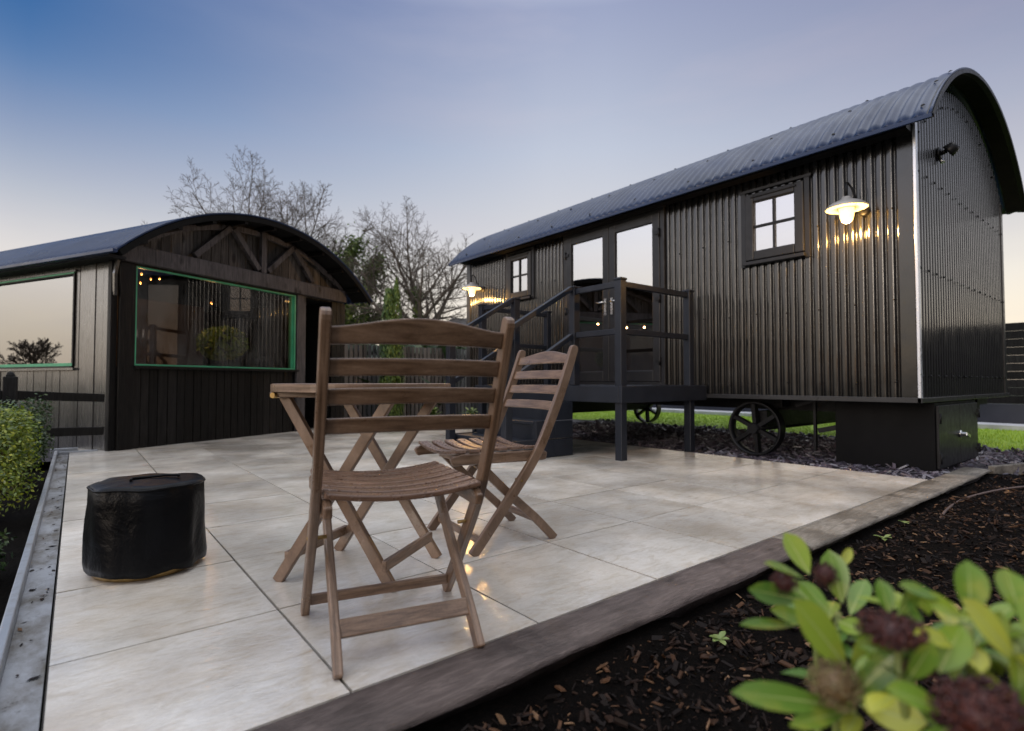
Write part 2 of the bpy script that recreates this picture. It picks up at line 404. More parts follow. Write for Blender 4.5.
# galvanised steel edging
t = NT('galvanised'); v = t.coord()
sp = t.n('ShaderNodeTexVoronoi', {'Vector': v, 'Scale': 45.}).outputs['Color']
b = t.noise(v, 7, 6, .7)
c = t.mix(t.map(b, .45, .75, 0, .7), C(.40, .42, .45), C(.16, .15, .13))
t.set(Base_Color=c, Metallic=.75, Roughness=t.map(b, .3, .7, .34, .6)); t.bump(b, .1, .003); M['galvanised'] = t.m
t = NT('channel_bed'); v = t.coord(); b = t.noise(t.coord(scale=(1, .5, 1)), 6, 7, .7); b2 = t.noise(v, 28, 4, .7)
c = t.mix(t.map(b, .40, .62, 0, 1), C(.30, .31, .33), C(.10, .09, .075)); c = t.mix(t.map(b2, .62, .72, 0, .9), c, C(.025, .02, .015))
t.set(Base_Color=c, Roughness=t.map(b, .3, .7, .4, .75), Metallic=.25); t.bump(b2, .3, .004); M['channel_bed'] = t.m

# ground surfaces
t = NT('soil'); v = t.coord(); a = t.noise(v, 9, 8, .7); b = t.noise(v, 55, 5, .7)
c = t.ramp(b, [(.3, (.0015, .0012, .0012)), (.55, (.004, .003, .0025)), (.8, (.014, .008, .006))])
t.set(Base_Color=c, Roughness=.8, Specular_IOR_Level=.05); t.bump(t.n('ShaderNodeMath', {0: a, 1: b}, operation='ADD').outputs[0], 1., .03); M['soil'] = t.m
t = NT('bark_chip'); isl = t.island(); b = t.noise(t.coord(), 60, 4, .7)
c = t.ramp(isl, [(0., (.0035, .0022, .002)), (.55, (.010, .0062, .005)), (.8, (.028, .015, .010)), (.93, (.08, .040, .021)), (1., (.19, .115, .065))])
t.set(Base_Color=t.hsv(c, t.map(b, .3, .7, .7, 1.25)), Roughness=.55, Specular_IOR_Level=.10); t.bump(b, .4, .003); M['bark_chip'] = t.m
t = NT('slate_chip'); isl = t.island()
c = t.ramp(isl, [(0., (.035, .032, .042)), (.4, (.075, .066, .088)), (.7, (.10, .075, .092)), (.9, (.13, .125, .15)), (1., (.22, .215, .24))])
t.set(Base_Color=c, Roughness=.36); M['slate_chip'] = t.m
t = NT('slate_bed'); b = t.noise(t.coord(), 22, 5, .7)
t.set(Base_Color=t.ramp(b, [(.3, (.012, .010, .012)), (.7, (.05, .042, .052))]), Roughness=.7); t.bump(b, .8, .02); M['slate_bed'] = t.m
t = NT('lawn_green'); b = t.noise(t.coord(), 3, 6, .7); b2 = t.noise(t.coord(), 80, 3, .7)
c = t.ramp(b, [(.3, (.17, .28, .010)), (.7, (.26, .38, .014))])
t.set(Base_Color=t.hsv(c, t.map(b2, .3, .7, .7, 1.2)), Roughness=.7); t.bump(b2, .6, .02); M['lawn_green'] = t.m
t = NT('blade_green'); isl = t.island()
t.set(Base_Color=t.ramp(isl, [(0, (.16, .28, .010)), (.6, (.26, .40, .018)), (1, (.36, .46, .03))]), Roughness=.5); M['blade_green'] = t.m
t = NT('field'); b = t.noise(t.coord(), .05, 6, .6)
t.set(Base_Color=t.ramp(b, [(.35, (.035, .05, .018)), (.65, (.06, .07, .03))]), Roughness=.9); M['field'] = t.m
t = NT('joint_sand'); t.set(Base_Color=t.ramp(t.noise(t.coord(), 30, 4), [(.3, (.015, .012, .010)), (.7, (.035, .03, .025))]), Roughness=.8); M['joint_sand'] = t.m

# leaves
def leafmat(name, stops, rough=.4, trans=.0, spot=False):
    t = NT(name); isl = t.island()
    c = t.ramp(isl, stops)
    if spot:
        v = t.coord(); n = t.noise(v, 28, 4, .6)
        c = t.mix(t.map(n, .48, .70, 0, .6), c, C(.36, .36, .05))
    t.set(Base_Color=c, Roughness=rough)
    if trans:
        t.p.inputs['Subsurface Weight'].default_value = 0
        tl = t.n('ShaderNodeBsdfTranslucent', {0: c}); mx = t.n('ShaderNodeMixShader', {0: trans}); t.l(t.p.outputs[0], mx.inputs[1]); t.l(tl.outputs[0], mx.inputs[2]); t.l(mx.outputs[0], t.out.inputs[0])
    M[name] = t.m
leafmat('skimmia_leaf', [(0, (.09, .19, .028)), (.4, (.18, .30, .035)), (.75, (.34, .42, .045)), (1, (.52, .50, .07))], .30, .3, True)
leafmat('leaf_rib', [(0, (.34, .42, .12)), (1, (.42, .48, .16))], .4, .2)
leafmat('skimmia_bud', [(0, (.018, .0025, .0025)), (.6, (.045, .006, .005)), (1, (.10, .025, .014))], .5)
leafmat('skimmia_bud_green', [(0, (.10, .075, .03)), (.6, (.16, .10, .045)), (1, (.20, .18, .06))], .5)
leafmat('box_leaf', [(0, (.04, .07, .008)), (.5, (.12, .18, .014)), (.85, (.24, .28, .022)), (1, (.36, .36, .04))], .4, .25)
leafmat('dark_leaf', [(0, (.012, .030, .008)), (.6, (.025, .055, .012)), (1, (.05, .08, .018))], .45, .1)
leafmat('ivy_leaf', [(0, (.06, .10, .02)), (.6, (.11, .17, .03)), (1, (.19, .23, .05))], .5, .15)
leafmat('conifer_leaf', [(0, (.04, .085, .012)), (.6, (.085, .15, .018)), (1, (.16, .21, .03))], .6, .25)
leafmat('weed_leaf', [(0, (.10, .16, .03)), (1, (.20, .26, .08))], .5, .2)
# rain cover
t = NT('cover_fabric'); v = t.coord(); n1 = t.noise(v, 5, 5, .6, .6); n2 = t.noise(v, 260, 2)
t.set(Base_Color=t.hsv(C(.0012, .0014, .0022), t.map(n1, .3, .7, .7, 1.4)), Roughness=t.map(n1, .3, .7, .30, .48), Specular_IOR_Level=.14)
t.bump(t.n('ShaderNodeMath', {0: n1, 1: t.n('ShaderNodeMath', {0: n2, 1: .04}, operation='MULTIPLY').outputs[0]}, operation='ADD').outputs[0], .7, .02); M['cover_fabric'] = t.m

# ================================================================== SETTING
def sheet(name, x0, x1, y0, y1, z, mat, n=1, amp=0, sc=1., kind='structure'):
    b = MB(); nx = ny = n
    for j in range(ny + 1):
        for i in range(nx + 1):
            x = x0 + (x1 - x0) * i / nx; y = y0 + (y1 - y0) * j / ny
            b.v.append((x, y, z + (noise.fractal(Vector((x * sc, y * sc, 3.1)), .8, 2.0, 4) * amp if amp else 0)))
    for j in range(ny):
        for i in range(nx):
            a = j * (nx + 1) + i; b.f.append([a, a + 1, a + nx + 2, a + nx + 1]); b.s.append(True); b.m.append(0)
    return tag(b.build(name, mat), kind=kind)
sheet('ground', -600, 600, -600, 600, -.24, M['field'])
sheet('soil_bed', -3, 9.0, -5, 1.14, -.060, M['soil'], 160, .030, 2.2)
sheet('side_soil', -6, -.16, -2, 8.2, -.13, M['soil'], 60, .03, 2.2)
sheet('slate_ground', 4.9, 8.6, 1.12, 9.6, -.055, M['slate_bed'], 60, .02, 2.0)
sheet('slate_ground', 6.7, 9.4, -3, .95, -.10, M['slate_bed'], 40, .02, 2.0)
sheet('lawn', 8.35, 12.3, -6, 16, -.045, M['lawn_green'], 60, .012, 2.0)
sheet('yard', -3, 16, 7.3, 11.0, -.06, M['slate_bed'], 40, .01, 2.0)
b = MB(); b.bb((12.05, -8, -.2), (12.7, 24, .03)); tag(b.build('path', M['concrete_kerb']), kind='structure')

# patio of square porcelain slabs
PX0, PX1, PY0, PY1 = -.045, 5.14, 1.29, 9.4
b = MB(); b.bb((PX0, PY0 + .002, -.2), (PX1 - .005, PY1, -.012)); base = b.build('patio_base', M['joint_sand']); tag(base, kind='structure')
b = MB()
xs = [PX0] + [.536 + .6035 * k for k in range(8)]; xs = [x for x in xs if x < PX1 - .05] + [PX1]
ys = [PY0] + [1.905 + .6375 * k for k in range(12)]
gap = .0042
for i in range(len(xs) - 1):
    for j in range(len(ys) - 1):
        dz = random.uniform(-.0012, .0012)
        b.bb((xs[i] + gap, ys[j] + gap, -.03), (xs[i+1] - gap, ys[j+1] - gap, dz))
pt = b.build('patio', M['patio_tile']); tag(pt, kind='structure')

# ================================================================== timber edging and steel edging
def sleeper(x0, x1, ya, yb, top, mat, label):
    b = MB(); n = 60; vs = []; fs = []
    for i in range(n + 1):
        x = x0 + (x1 - x0) * i / n
        w = lambda k: noise.noise(Vector((x * 2.1, k, 0))) * .008 + noise.noise(Vector((x * 13, k, 5))) * .0035
        f = lambda k: noise.noise(Vector((x * 3.3, k, 9))) * .005
        vs += [(x, ya + w(1) + .11, -.17), (x, ya + w(1) + .085, top - .065), (x, ya + w(1), top - .016 + f(1)), (x, ya + .014 + w(2), top + f(2)), (x, (ya + yb) / 2, top + .002 + f(3)), (x, yb - .010, top + f(4)), (x, yb, top - .010), (x, yb, -.17)]
    m = 8
    for i in range(n):
        for j in range(m - 1): fs.append((i*m+j, (i+1)*m+j, (i+1)*m+j+1, i*m+j+1))
    fs += [tuple(range(m))[::-1], tuple(n*m + j for j in range(m))]
    b.add(vs, fs, True)
    o = b.build('timber_sleeper', mat)
    return tag(o, label, 'sleeper', 'timber sleepers edging the patio')
sleeper(-.45, 2.62, 1.10, 1.288, .004, M['sleeper_brown'], 'dark brown wet timber sleeper along the patio edge, nearest the camera')
sleeper(2.626, 6.12, 1.092, 1.288, .004, M['sleeper_grey'], 'weathered grey timber sleeper ending beside the metal cabinet')
b = MB(); b.strip([(6.13, 1.10, -.03), (6.6, .98, -.035), (7.2, .80, -.04)], .05, .12, (0, 1, 0)); tag(b.build('edging_board', M['sleeper_grey'], bevel=.004), 'thin timber edging board between slate chippings and bark bed', 'edging')

e = empty('steel_edging', (-.1, 1, 0), 0, 'galvanised steel edging strip down the left side of the patio', 'edging')
b = MB(); b.bb((-.035, 0, -.05), (.05, 6.45, -.016)); b.build('channel_floor', M['channel_bed'], e)
b = MB(); b.bb((-.062, 0, -.13), (-.036, 6.5, .028)); b.build('upstand', M['galvanised'], e, bevel=.004)
b = MB(); b.bb((-.03, 6.47, -.05), (.30, 6.53, .012)); b.build('end_rail', M['galvanised'], e, bevel=.003)
b = MB(); b.bb((-.10, 6.56, -.05), (.13, 6.62, .04)); b.build('end_cap', M['galvanised'], e, bevel=.003)
def debris(n, x0, x1, y0, y1, z, smin, smax):
    b = MB()
    for _ in range(n):
        x, y = random.uniform(x0, x1), random.uniform(y0, y1); s = random.uniform(smin, smax); a = random.uniform(0, 6.28)
        c, q = math.cos(a), math.sin(a); L, W = s, s * random.uniform(.25, .6)
        pts = [(-L, 0), (-.2*L, W), (L, .1*W), (.1*L, -W)]
        b.add([(x + c*u - q*w, y + q*u + c*w, z + random.uniform(.001, .006)) for u, w in pts], [(0, 1, 2, 3)])
    return b
tag(debris(70, -.13, -.055, 1.4, 7.2, -.016, .006, .020).build('fallen_leaves', M['bark_chip']), 'small dead leaves and dirt lying in the steel edging channel', 'leaves', kind='stuff')

# ================================================================== loose stuff: bark chips, slate chippings, grass
def chips(n, region, zf, smin, smax, flat, thick):
    b = MB()
    for _ in range(n):
        x, y = region()
        s = smin + (smax - smin) * random.random() ** 2.8
        rot = Matrix.Rotation(random.uniform(0, 6.28), 3, 'Z') @ Matrix.Rotation(random.gauss(0, flat), 3, 'X') @ Matrix.Rotation(random.gauss(0, flat), 3, 'Y')
        L, W, T = s, s * random.uniform(.14, .5), s * thick * random.uniform(.5, 1.2)
        k = random.uniform(.5, .9)
        pts = [(-L, -W*k, -T), (L*k, -W, -T), (L, W*k, -T), (-L*k, W, -T)]
        vs = [rot @ Vector(p) for p in pts] + [rot @ Vector((p[0]*.85, p[1]*.85, T)) for p in pts]
        z = zf(x, y) + random.uniform(0, s * .6)
        b.add([v + Vector((x, y, z)) for v in vs], [(4,5,6,7),(0,1,5,4),(1,2,6,5),(2,3,7,6),(3,0,4,7)])
    return b
def bedz(x, y): return -.060 + noise.fractal(Vector((x * 2.2, y * 2.2, 3.1)), .8, 2.0, 4) * .030
def bed_region():
    while True:
        u = random.random() ** 1.35
        x = .2 + u * 7.0; y = random.uniform(-1.0, 1.07)
        if y < 1.07 and not (x > 6.1 and y > 1.35 - .05 * x - .1): return x, y
tag(chips(44000, bed_region, bedz, .002, .024, .45, .12).build('bark_mulch', M['bark_chip']), 'dark bark mulch covering the planting bed', 'mulch', kind='stuff')
def slz(x, y): return -.055 + noise.fractal(Vector((x * 2, y * 2, 3.1)), .8, 2, 4) * .02 + .01
def slate_region():
    while True:
        x = 5.16 + random.random() ** 1.3 * 3.3; y = random.uniform(.2, 7.5)
        if y > 1.2 or x > 6.2 + (1.1 - y) * .5: return x, y
tag(chips(11000, slate_region, slz, .012, .050, .35, .14).build('slate_chippings', M['slate_chip']), 'purple grey slate chippings round and under the hut', 'slate', kind='stuff')
def slate_region2(): return random.uniform(7.4, 8.5), random.uniform(-2.2, 7.5)
tag(chips(4000, slate_region2, lambda x, y: slz(x, y) + .0 + .02 * max(0, 1 - abs(x - 8.2) / .6) * random.random(), .015, .055, .5, .16).build('slate_chippings', M['slate_chip']), 'heaped slate chippings along the lawn edge behind the hut', 'slate', kind='stuff')
b = MB()
for _ in range(42000):
    x = 8.4 + random.random() * 3.6; y = random.uniform(-4, 11); a = random.uniform(0, 6.28); h = random.uniform(.02, .05); w = .004
    dx, dy = math.cos(a) * w, math.sin(a) * w; lx, ly = random.gauss(0, .012), random.gauss(0, .012)
    b.v += [(x - dx, y - dy, -.045), (x + dx, y + dy, -.045), (x + lx, y + ly, -.045 + h)]; k = len(b.v); b.f.append([k-3, k-2, k-1]); b.s.append(False); b.m.append(0)
tag(b.build('grass', M['blade_green']), 'short bright green grass of the lawn behind the hut', 'grass', kind='stuff')

# ================================================================== SHEPHERD HUT
HX0, HX1, HY0, HY1, HZ = 5.5, 8.86, 1.44, 8.15, .61
EAVE, APEX = 2.93, 3.62          # wall arch
def wave(t, pitch=.076, amp=.012):
    """broad rounded ribs with narrow grooves"""
    f = (t / pitch) % 1.0
    if f < .62: return amp * (1 - .30 * ((f - .31) / .31) ** 2)
    g = (f - .62) / .38
    return amp * (.70 - 2.0 * math.sin(math.pi * g) ** .75)
hut = empty('shepherd_hut', (HX0, HY0, 0), 0, 'long black corrugated metal shepherd hut with curved roof and french doors', 'hut')
L, Wd = HY1 - HY0, HX1 - HX0
XC = Wd / 2
def arch(x, half=None, z0=EAVE, z1=APEX):
    half = half or Wd / 2
    rise = z1 - z0; rad = (half * half + rise * rise) / (2 * rise)
    return z1 - rad + math.sqrt(max(0, rad * rad - (x - XC) ** 2))
# openings in the front wall (local y, z)
WIN1 = (2.32 - HY0, 2.90 - HY0, 2.02, 2.70)
WIN2 = (6.36 - HY0, 6.94 - HY0, 2.10, 2.78)
DOOR = (3.95 - HY0, 5.60 - HY0, .74, 2.82)
def corrugated(length, zlo, zhi_fn, openings, place, pitch=.076, seg=14):
    b = MB(); n = int(length / pitch * seg)
    st = [length * i / n for i in range(n + 1)]
    for i in range(n):
        t0, t1 = st[i], st[i+1]; tm = (t0 + t1) / 2
        iv = [(zlo, None)]
        segs = []
        op = [o for o in openings if o[0] < tm < o[1]]
        lo = zlo
        for o in sorted(op, key=lambda o: o[2]):
            if o[2] > lo + .01: segs.append((lo, lo, o[2], o[2]))
            lo = o[3]
        segs.append((lo, lo, zhi_fn(t0), zhi_fn(t1)))
        for a0, a1, b0, b1 in segs:
            w0, w1 = wave(t0, pitch), wave(t1, pitch)
            b.add([place(t0, w0, a0), place(t1, w1, a1), place(t1, w1, b1), place(t0, w0, b0)], [(0, 1, 2, 3)], True)
    bm = bmesh.new(); me = bpy.data.meshes.new('t'); me.from_pydata(b.v, [], b.f); bm.from_mesh(me)
    bmesh.ops.remove_doubles(bm, verts=bm.verts, dist=.0004); bm.to_mesh(me); bm.free()
    b2 = MB(); b2.v = [tuple(v.co) for v in me.vertices]; b2.f = [list(p.vertices) for p in me.polygons]; b2.s = [True] * len(b2.f); b2.m = [0] * len(b2.f)
    bpy.data.meshes.remove(me)
    return b2
fw = corrugated(L, HZ, lambda t: EAVE + .02, [WIN1, WIN2, DOOR], lambda t, w, z: (-w, t, z))
ew = corrugated(Wd, HZ, lambda t: arch(t) + .03, [], lambda t, w, z: (t, -w * .55, z), .080)
corrugated(Wd, HZ, lambda t: arch(t) + .03, [], lambda t, w, z: (t, L + w, z)).build('far_end_wall', M['hut_paint'], hut)
corrugated(L, HZ, lambda t: EAVE + .02, [], lambda t, w, z: (Wd + w, t, z)).build('back_wall', M['hut_paint'], hut)
b = MB(); b.bb((.02, .02, HZ - .02), (Wd - .02, L - .02, HZ + .06)); b.build('floor', M['interior_wood'], hut)
b = MB(); b.bb((1.6, .05, HZ + .06), (1.65, L - .05, 3.3)); b.build('inner_partition', M['interior_wood'], hut)
# bolts along the sheets
b = fw; b.mi = 1
def dome(p, nrm, r=.009, b=None):
    b = b or globals()['b']
    z = Vector(nrm).to_track_quat('Z', 'Y').to_matrix()
    b.lathe([(r * 1.5, 0), (r * 1.5, .003), (r, .006), (r * .6, .010), (0, .011)], 6, p, z)
for zz in (.74, 1.45, 2.25, 2.82):
    y = .076 * 2
    while y < L:
        if not any(o[0] - .1 < y < o[1] + .1 and o[2] - .1 < zz < o[3] + .1 for o in (WIN1, WIN2, DOOR)): dome((-.014, y, zz + random.uniform(-.02, .02)), (-1, 0, 0), .006)
        y += .076 * 4
b.build('front_wall', [M['hut_paint'], M['iron']], hut)
b = ew; b.mi = 1
for k in range(0, 44, 3):
    for zz in (.80, 1.72, 2.55):
        x = .076 * (k + 1)
        if x < Wd - .05: dome((x, -.014, zz), (0, -1, 0), .009)
for k in range(18):
    x = .10 + k * (Wd - .2) / 17; dome((x, -.014, arch(x) - .13), (0, -1, 0), .009)
b.build('end_wall', [M['hut_paint'], M['iron']], hut)
# trims
b = MB(); b.bb((-.018, .0, HZ - .01), (.004, .115, EAVE)); b.build('corner_trim', M['hut_paint'], hut, bevel=.004)
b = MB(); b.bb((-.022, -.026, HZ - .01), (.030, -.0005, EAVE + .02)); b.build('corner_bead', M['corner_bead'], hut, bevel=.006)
b = MB(); b.bb((-.02, L - .10, HZ - .01), (.0, L + .016, EAVE)); b.build('corner_trim', M['trim_metal'], hut, bevel=.004)
b = MB(); b.bb((Wd - .08, -.016, HZ - .01), (Wd + .016, .0, EAVE)); b.build('corner_trim', M['trim_metal'], hut, bevel=.004)
b = MB(); b.bb((-.035, -.03, HZ - .035), (.0, L + .02, HZ + .008)); b.bb((-.035, -.035, HZ - .035), (Wd + .03, .0, HZ + .006)); b.build('drip_rail', M['trim_metal'], hut, bevel=.003)
# chassis
b = MB()
for x in (.75, 2.55): b.bb((x - .05, .1, HZ - .17), (x + .05, L - .1, HZ - .037))
for y in (.2, 1.4, 2.9, 4.4, 5.9): b.bb((.50, y - .04, HZ - .13), (Wd - .06, y + .04, HZ - .04))
b.build('chassis', M['iron'], hut)
# curved roof
def roof_mesh(x0, x1, z_eave, z_apex, y0, y1, pitch, amp, nseg):
    half = (x1 - x0) / 2; xc = (x0 + x1) / 2; rise = z_apex - z_eave
    rad = (half * half + rise * rise) / (2 * rise); a0 = math.asin(min(1, half / rad)); b = MB()
    n = int((y1 - y0) / pitch * 6)
    for i in range(n + 1):
        y = y0 + (y1 - y0) * i / n; r = rad + amp * math.cos(2 * math.pi * (y - y0) / pitch)
        for j in range(nseg + 1):
            a = -a0 + 2 * a0 * j / nseg
            b.v.append((xc + r * math.sin(a), y, z_apex - rad + r * math.cos(a)))
    m1 = nseg + 1; tot = len(b.v)
    for i in range(n + 1):
        y = y0 + (y1 - y0) * i / n; r = rad + amp * math.cos(2 * math.pi * (y - y0) / pitch) - .014
        for j in range(m1):
            a = -a0 + 2 * a0 * j / nseg
            b.v.append((xc + r * math.sin(a), y, z_apex - rad + r * math.cos(a)))
    def q(f, sm): b.f.append(f); b.s.append(sm); b.m.append(0)
    for i in range(n):
        for j in range(nseg):
            k = i * m1 + j; q([k, k + 1, k + m1 + 1, k + m1], True); k += tot; q([k, k + m1, k + m1 + 1, k + 1], True)
        for j in (0, nseg): k = i * m1 + j; q([k, k + m1, k + m1 + tot, k + tot], False)
    for i in (0, n):
        for j in range(nseg): k = i * m1 + j; q([k, k + 1, k + 1 + tot, k + tot], False)
    return b, rad, a0, xc
RX0, RX1, RZ0, RZ1 = -.27, Wd + .27, 2.87, 3.77
rb, rad, a0, rxc = roof_mesh(RX0, RX1, RZ0, RZ1, -.20, L + .22, .105, .015, 40)
b = rb; b.mi = 1
for y in (-.12, .55, 1.3, 2.05, 2.8, 3.55, 4.3, 5.05, 5.8, 6.5):
    for j in range(9):
        a = -a0 * .93 + a0 * 1.86 * j / 8
        dome((rxc + (rad + .015) * math.sin(a), y, RZ1 - rad + (rad + .015) * math.cos(a)), (math.sin(a), 0, math.cos(a)), .011)
roof = b.build('roof', [M['roof_metal'], M['iron']], hut)
b = MB(); b.strip([(rxc + (rad - .02) * math.sin(-a0 + 2*a0*j/36), -.185, RZ1 - rad + (rad - .02) * math.cos(-a0 + 2*a0*j/36)) for j in range(37)], .05, .035, (0, 1, 0)); b.build('barge_strip', M['iron'], roof)
def shade_sheet(r, y0, y1, a, xc, za):
    b = MB(); n = 36; vs = []
    for j in range(n + 1):
        t_ = -a + 2 * a * j / n
        for y in (y0, y1):
            for q in (r, r - .012): vs.append((xc + q * math.sin(t_), y, za + q * math.cos(t_)))
    fs = []
    for j in range(n):
        k = j * 4; m = k + 4; fs += [(k, m, m + 2, k + 2), (k + 1, k + 3, m + 3, m + 1), (k, k + 1, m + 1, m), (k + 2, m + 2, m + 3, k + 3)]
    return b.add(vs, fs, False)
shade_sheet(rad - .026, -.165, -.02, a0 * .985, rxc, RZ1 - rad).build('added_shade_sheet', M['black_inside'], roof)  # black sheet added under the overhang to keep its underside dark
b = MB(); b.bb((RX0 - .008, -.2, RZ0 - .03), (RX0 + .016, L + .22, RZ0 + .004)); b.build('eave_strip', M['roof_metal'], roof, bevel=.003)
b = MB()
b.bb((-.16, .0, RZ0 - .01), (-.02, L, RZ0 + .05)); b.build('soffit', M['iron'], hut)

def hut_window(o, nm_group=None):
    y0, y1, z0, z1 = o
    w = MB(); t_ = .085
    w.bb((-.05, y0 - .005, z0 - .01), (.03, y0 + t_, z1 + .005)); w.bb((-.05, y1 - t_, z0 - .01), (.03, y1 + .005, z1 + .005))
    w.bb((-.049, y0 + t_, z0 - .01), (.03, y1 - t_, z0 + t_)); w.bb((-.049, y0 + t_, z1 - t_), (.03, y1 - t_, z1 + .005))
    win = w.build('window', M['hut_frame'], hut, bevel=.010)
    g = MB(); ym, zm = (y0 + y1) / 2, (z0 + z1) / 2 + .0
    ff = MB(); e = .055
    for a, c in (((y0 - e, z0 - .07), (y0 - .006, z1 + .03)), ((y1 + .006, z0 - .07), (y1 + e, z1 + .03))): ff.bb((-.034, a[0], a[1]), (.0, c[0], c[1]))
    ff.bb((-.036, y0 - e - .015, z1 + .03), (.0, y1 + e + .015, z1 + .06))
    ff.build('surround', M['hut_frame'], win, bevel=.003)
    s_ = MB(); s_.bb((-.085, y0 - .02, z0 - .06), (.0, y1 + .02, z0 - .025)); s_.build('sill', M['hut_frame'], win, bevel=.004)
    s_ = MB(); s_.bb((-.064, y0 + .06, z1 - .040), (-.051, y1 - .06, z1 - .020)); s_.build('trickle_vent', M['iron'], win, bevel=.002)
    s_ = MB(); s_.bb((-.034, y0 + t_, zm - .011), (-.008, y1 - t_, zm + .011)); s_.bb((-.0345, ym - .011, z0 + t_), (-.0085, ym + .011, zm - .0112)); s_.bb((-.0345, ym - .011, zm + .0112), (-.0085, ym + .011, z1 - t_)); s_.build('glazing_bar', M['iron'], win)
    g.bb((-.016, y0 + t_ - .004, z0 + t_ - .004), (-.010, y1 - t_ + .004, z1 - t_ + .004)); g.build('pane', M['door_glass'], win)
    g = MB(); g.bb((.035, y0 + .03, z0 + .03), (.04, y1 - .03, z1 - .03)); g.build('blind', M['blind'], win)
hut_window(WIN1); hut_window(WIN2)
# french doors
y0, y1, z0, z1 = DOOR
b = MB(); b.bb((-.045, y0 - .035, z0 - .03), (.02, y0 + .022, z1 + .03)); b.bb((-.045, y1 - .022, z0 - .03), (.02, y1 + .035, z1 + .03)); b.bb((-.046, y0 + .022, z1 - .02), (.02, y1 - .022, z1 + .031)); b.bb((-.07, y0 - .05, z1 + .031), (.0, y1 + .05, z1 + .055)); b.bb((-.046, y0 + .022, z0 - .03), (.02, y1 - .022, z0 + .012))
b.build('door_frame', M['hut_frame'], hut, bevel=.004)
ym = (y0 + y1) / 2
for (a, c, hs) in ((y0 + .026, ym - .003, 1), (ym + .003, y1 - .026, -1)):
    d = MB(); f_ = .105
    d.bb((-.055, a, z0 + .016), (.0, a + f_, z1 - .024)); d.bb((-.055, c - f_, z0 + .016), (.0, c, z1 - .024)); d.bb((-.054, a + f_, z0 + .016), (.0, c - f_, z0 + .15)); d.bb((-.054, a + f_, z1 - .024 - f_), (.0, c - f_, z1 - .024))
    door = d.build('door', M['hut_frame'], hut, bevel=.006)
    g = MB(); g.bb((-.03, a + f_ - .004, z0 + .146), (-.022, c - f_ + .004, z1 - .02 - f_)); g.build('pane', M['door_glass'], door)
    hy = ym + (-.055 if hs == 1 else .055)
    h_ = MB(); h_.bb((-.066, hy - .018, 1.63), (-.056, hy + .018, 1.85)); h_.tube([(-.06, hy, 1.80), (-.10, hy, 1.80)], .009); h_.tube([(-.10, hy, 1.80), (-.10, hy - hs * .12, 1.80)], .009); h_.build('handle', M['steel'], door)
    ye = a if hs == 1 else c
    for zz in (1.0, 1.75, 2.55):
        h_ = MB(); h_.tube([(-.062, ye, zz - .05), (-.062, ye, zz + .05)], .011); h_.bb((-.066, ye - hs * .002, zz - .02), (-.056, ye + hs * .06, zz + .02)); h_.build('hinge', M['iron'], door)
# wheels
def wheel(x, y, r):
    c = MB(); MX = Matrix.Rotation(R(90), 3, 'Y')
    c.lathe([(r, -.06), (r, .06), (r - .02, .065), (r - .028, .0), (r - .02, -.065), (r, -.06)], 40, (0, 0, 0), MX)
    rim = None
    o = c.build('wheel', M['iron'], hut, loc=(x, y, r - .03 - 0))
    s_ = MB()
    s_.lathe([(.055, -.09), (.055, .09), (.04, .10)], 16, (0, 0, 0), MX)
    for k in range(6):
        a = 2 * math.pi * k / 6 + .45; dv = Vector((0, math.cos(a), math.sin(a)))
        s_.strip([dv * .05, dv * (r - .022)], .07, .042, (1, 0, 0))
    s_.build('spokes', M['iron'], o)
    return o
for (x, y) in ((.22, 2.95 - HY0), (.22, 6.6 - HY0), (Wd - .25, 2.75 - HY0), (Wd - .25, 6.6 - HY0)): wheel(x, y, .285)
for y in (2.92 - HY0, 6.6 - HY0):
    b = MB(); b.tube([(.2, y, .255), (Wd - .2, y, .255)], .03); b.bb((.3, y - .05, .265), (Wd - .3, y + .05, .44)); b.build('axle', M['iron'], hut)
b = MB()
b.strip([(.42, 2.4 - HY0, .255), (.42, 1.2 - HY0 + .9, .33)], .03, .05, (1, 0, 0))
b.strip([(.42, 2.62 - HY0, .50), (.42, 2.25 - HY0, .62)], .03, .03, (1, 0, 0))
for yy in (2.02, 2.43): b.bb((.40, yy - HY0 - .012, .05 if yy > 2.3 else .28), (.44, yy - HY0 + .012, .6))
b.build('brace', M['iron'], hut)

# metal cabinet standing under the hut's end
cab = empty('metal_cabinet', (5.86, 1.40, -.05), 0, 'dark grey metal utility cabinet standing under the end of the hut', 'cabinet')
b = MB(); b.bb((0, .02, 0), (1.42, .82, .615)); b.build('body', M['cabinet_paint'], cab, bevel=.004)
for (xa, xb) in ((.03, .71), (.718, 1.39)):
    b = MB(); b.bb((xa, -.002, .04), (xb, .019, .59)); d = b.build('door', M['hut_frame'], cab, bevel=.003)
    xe = xa if xa < .5 else xb; s_ = 1 if xa < .5 else -1
    for zz in (.13, .48):
        h_ = MB(); h_.bb((xe - s_ * .015, -.012, zz - .045), (xe + s_ * .03, -.003, zz + .045)); h_.bb((xe + s_ * .03, -.010, zz - .012), (xe + s_ * .11, -.003, zz + .012)); h_.tube([(xe, -.014, zz - .045), (xe, -.014, zz + .045)], .008, 6); h_.build('hinge', M['iron'], d)
b = MB(); b.lathe([(.035, 0), (.035, .012), (.018, .016), (.018, .05)], 14, (.70, -.002, .31), Matrix.Rotation(R(90), 3, 'X')); b.strip([(.70, -.05, .31), (.80, -.052, .285)], .02, .025, (0, 1, 0)); b.build('handle', M['steel'], cab)

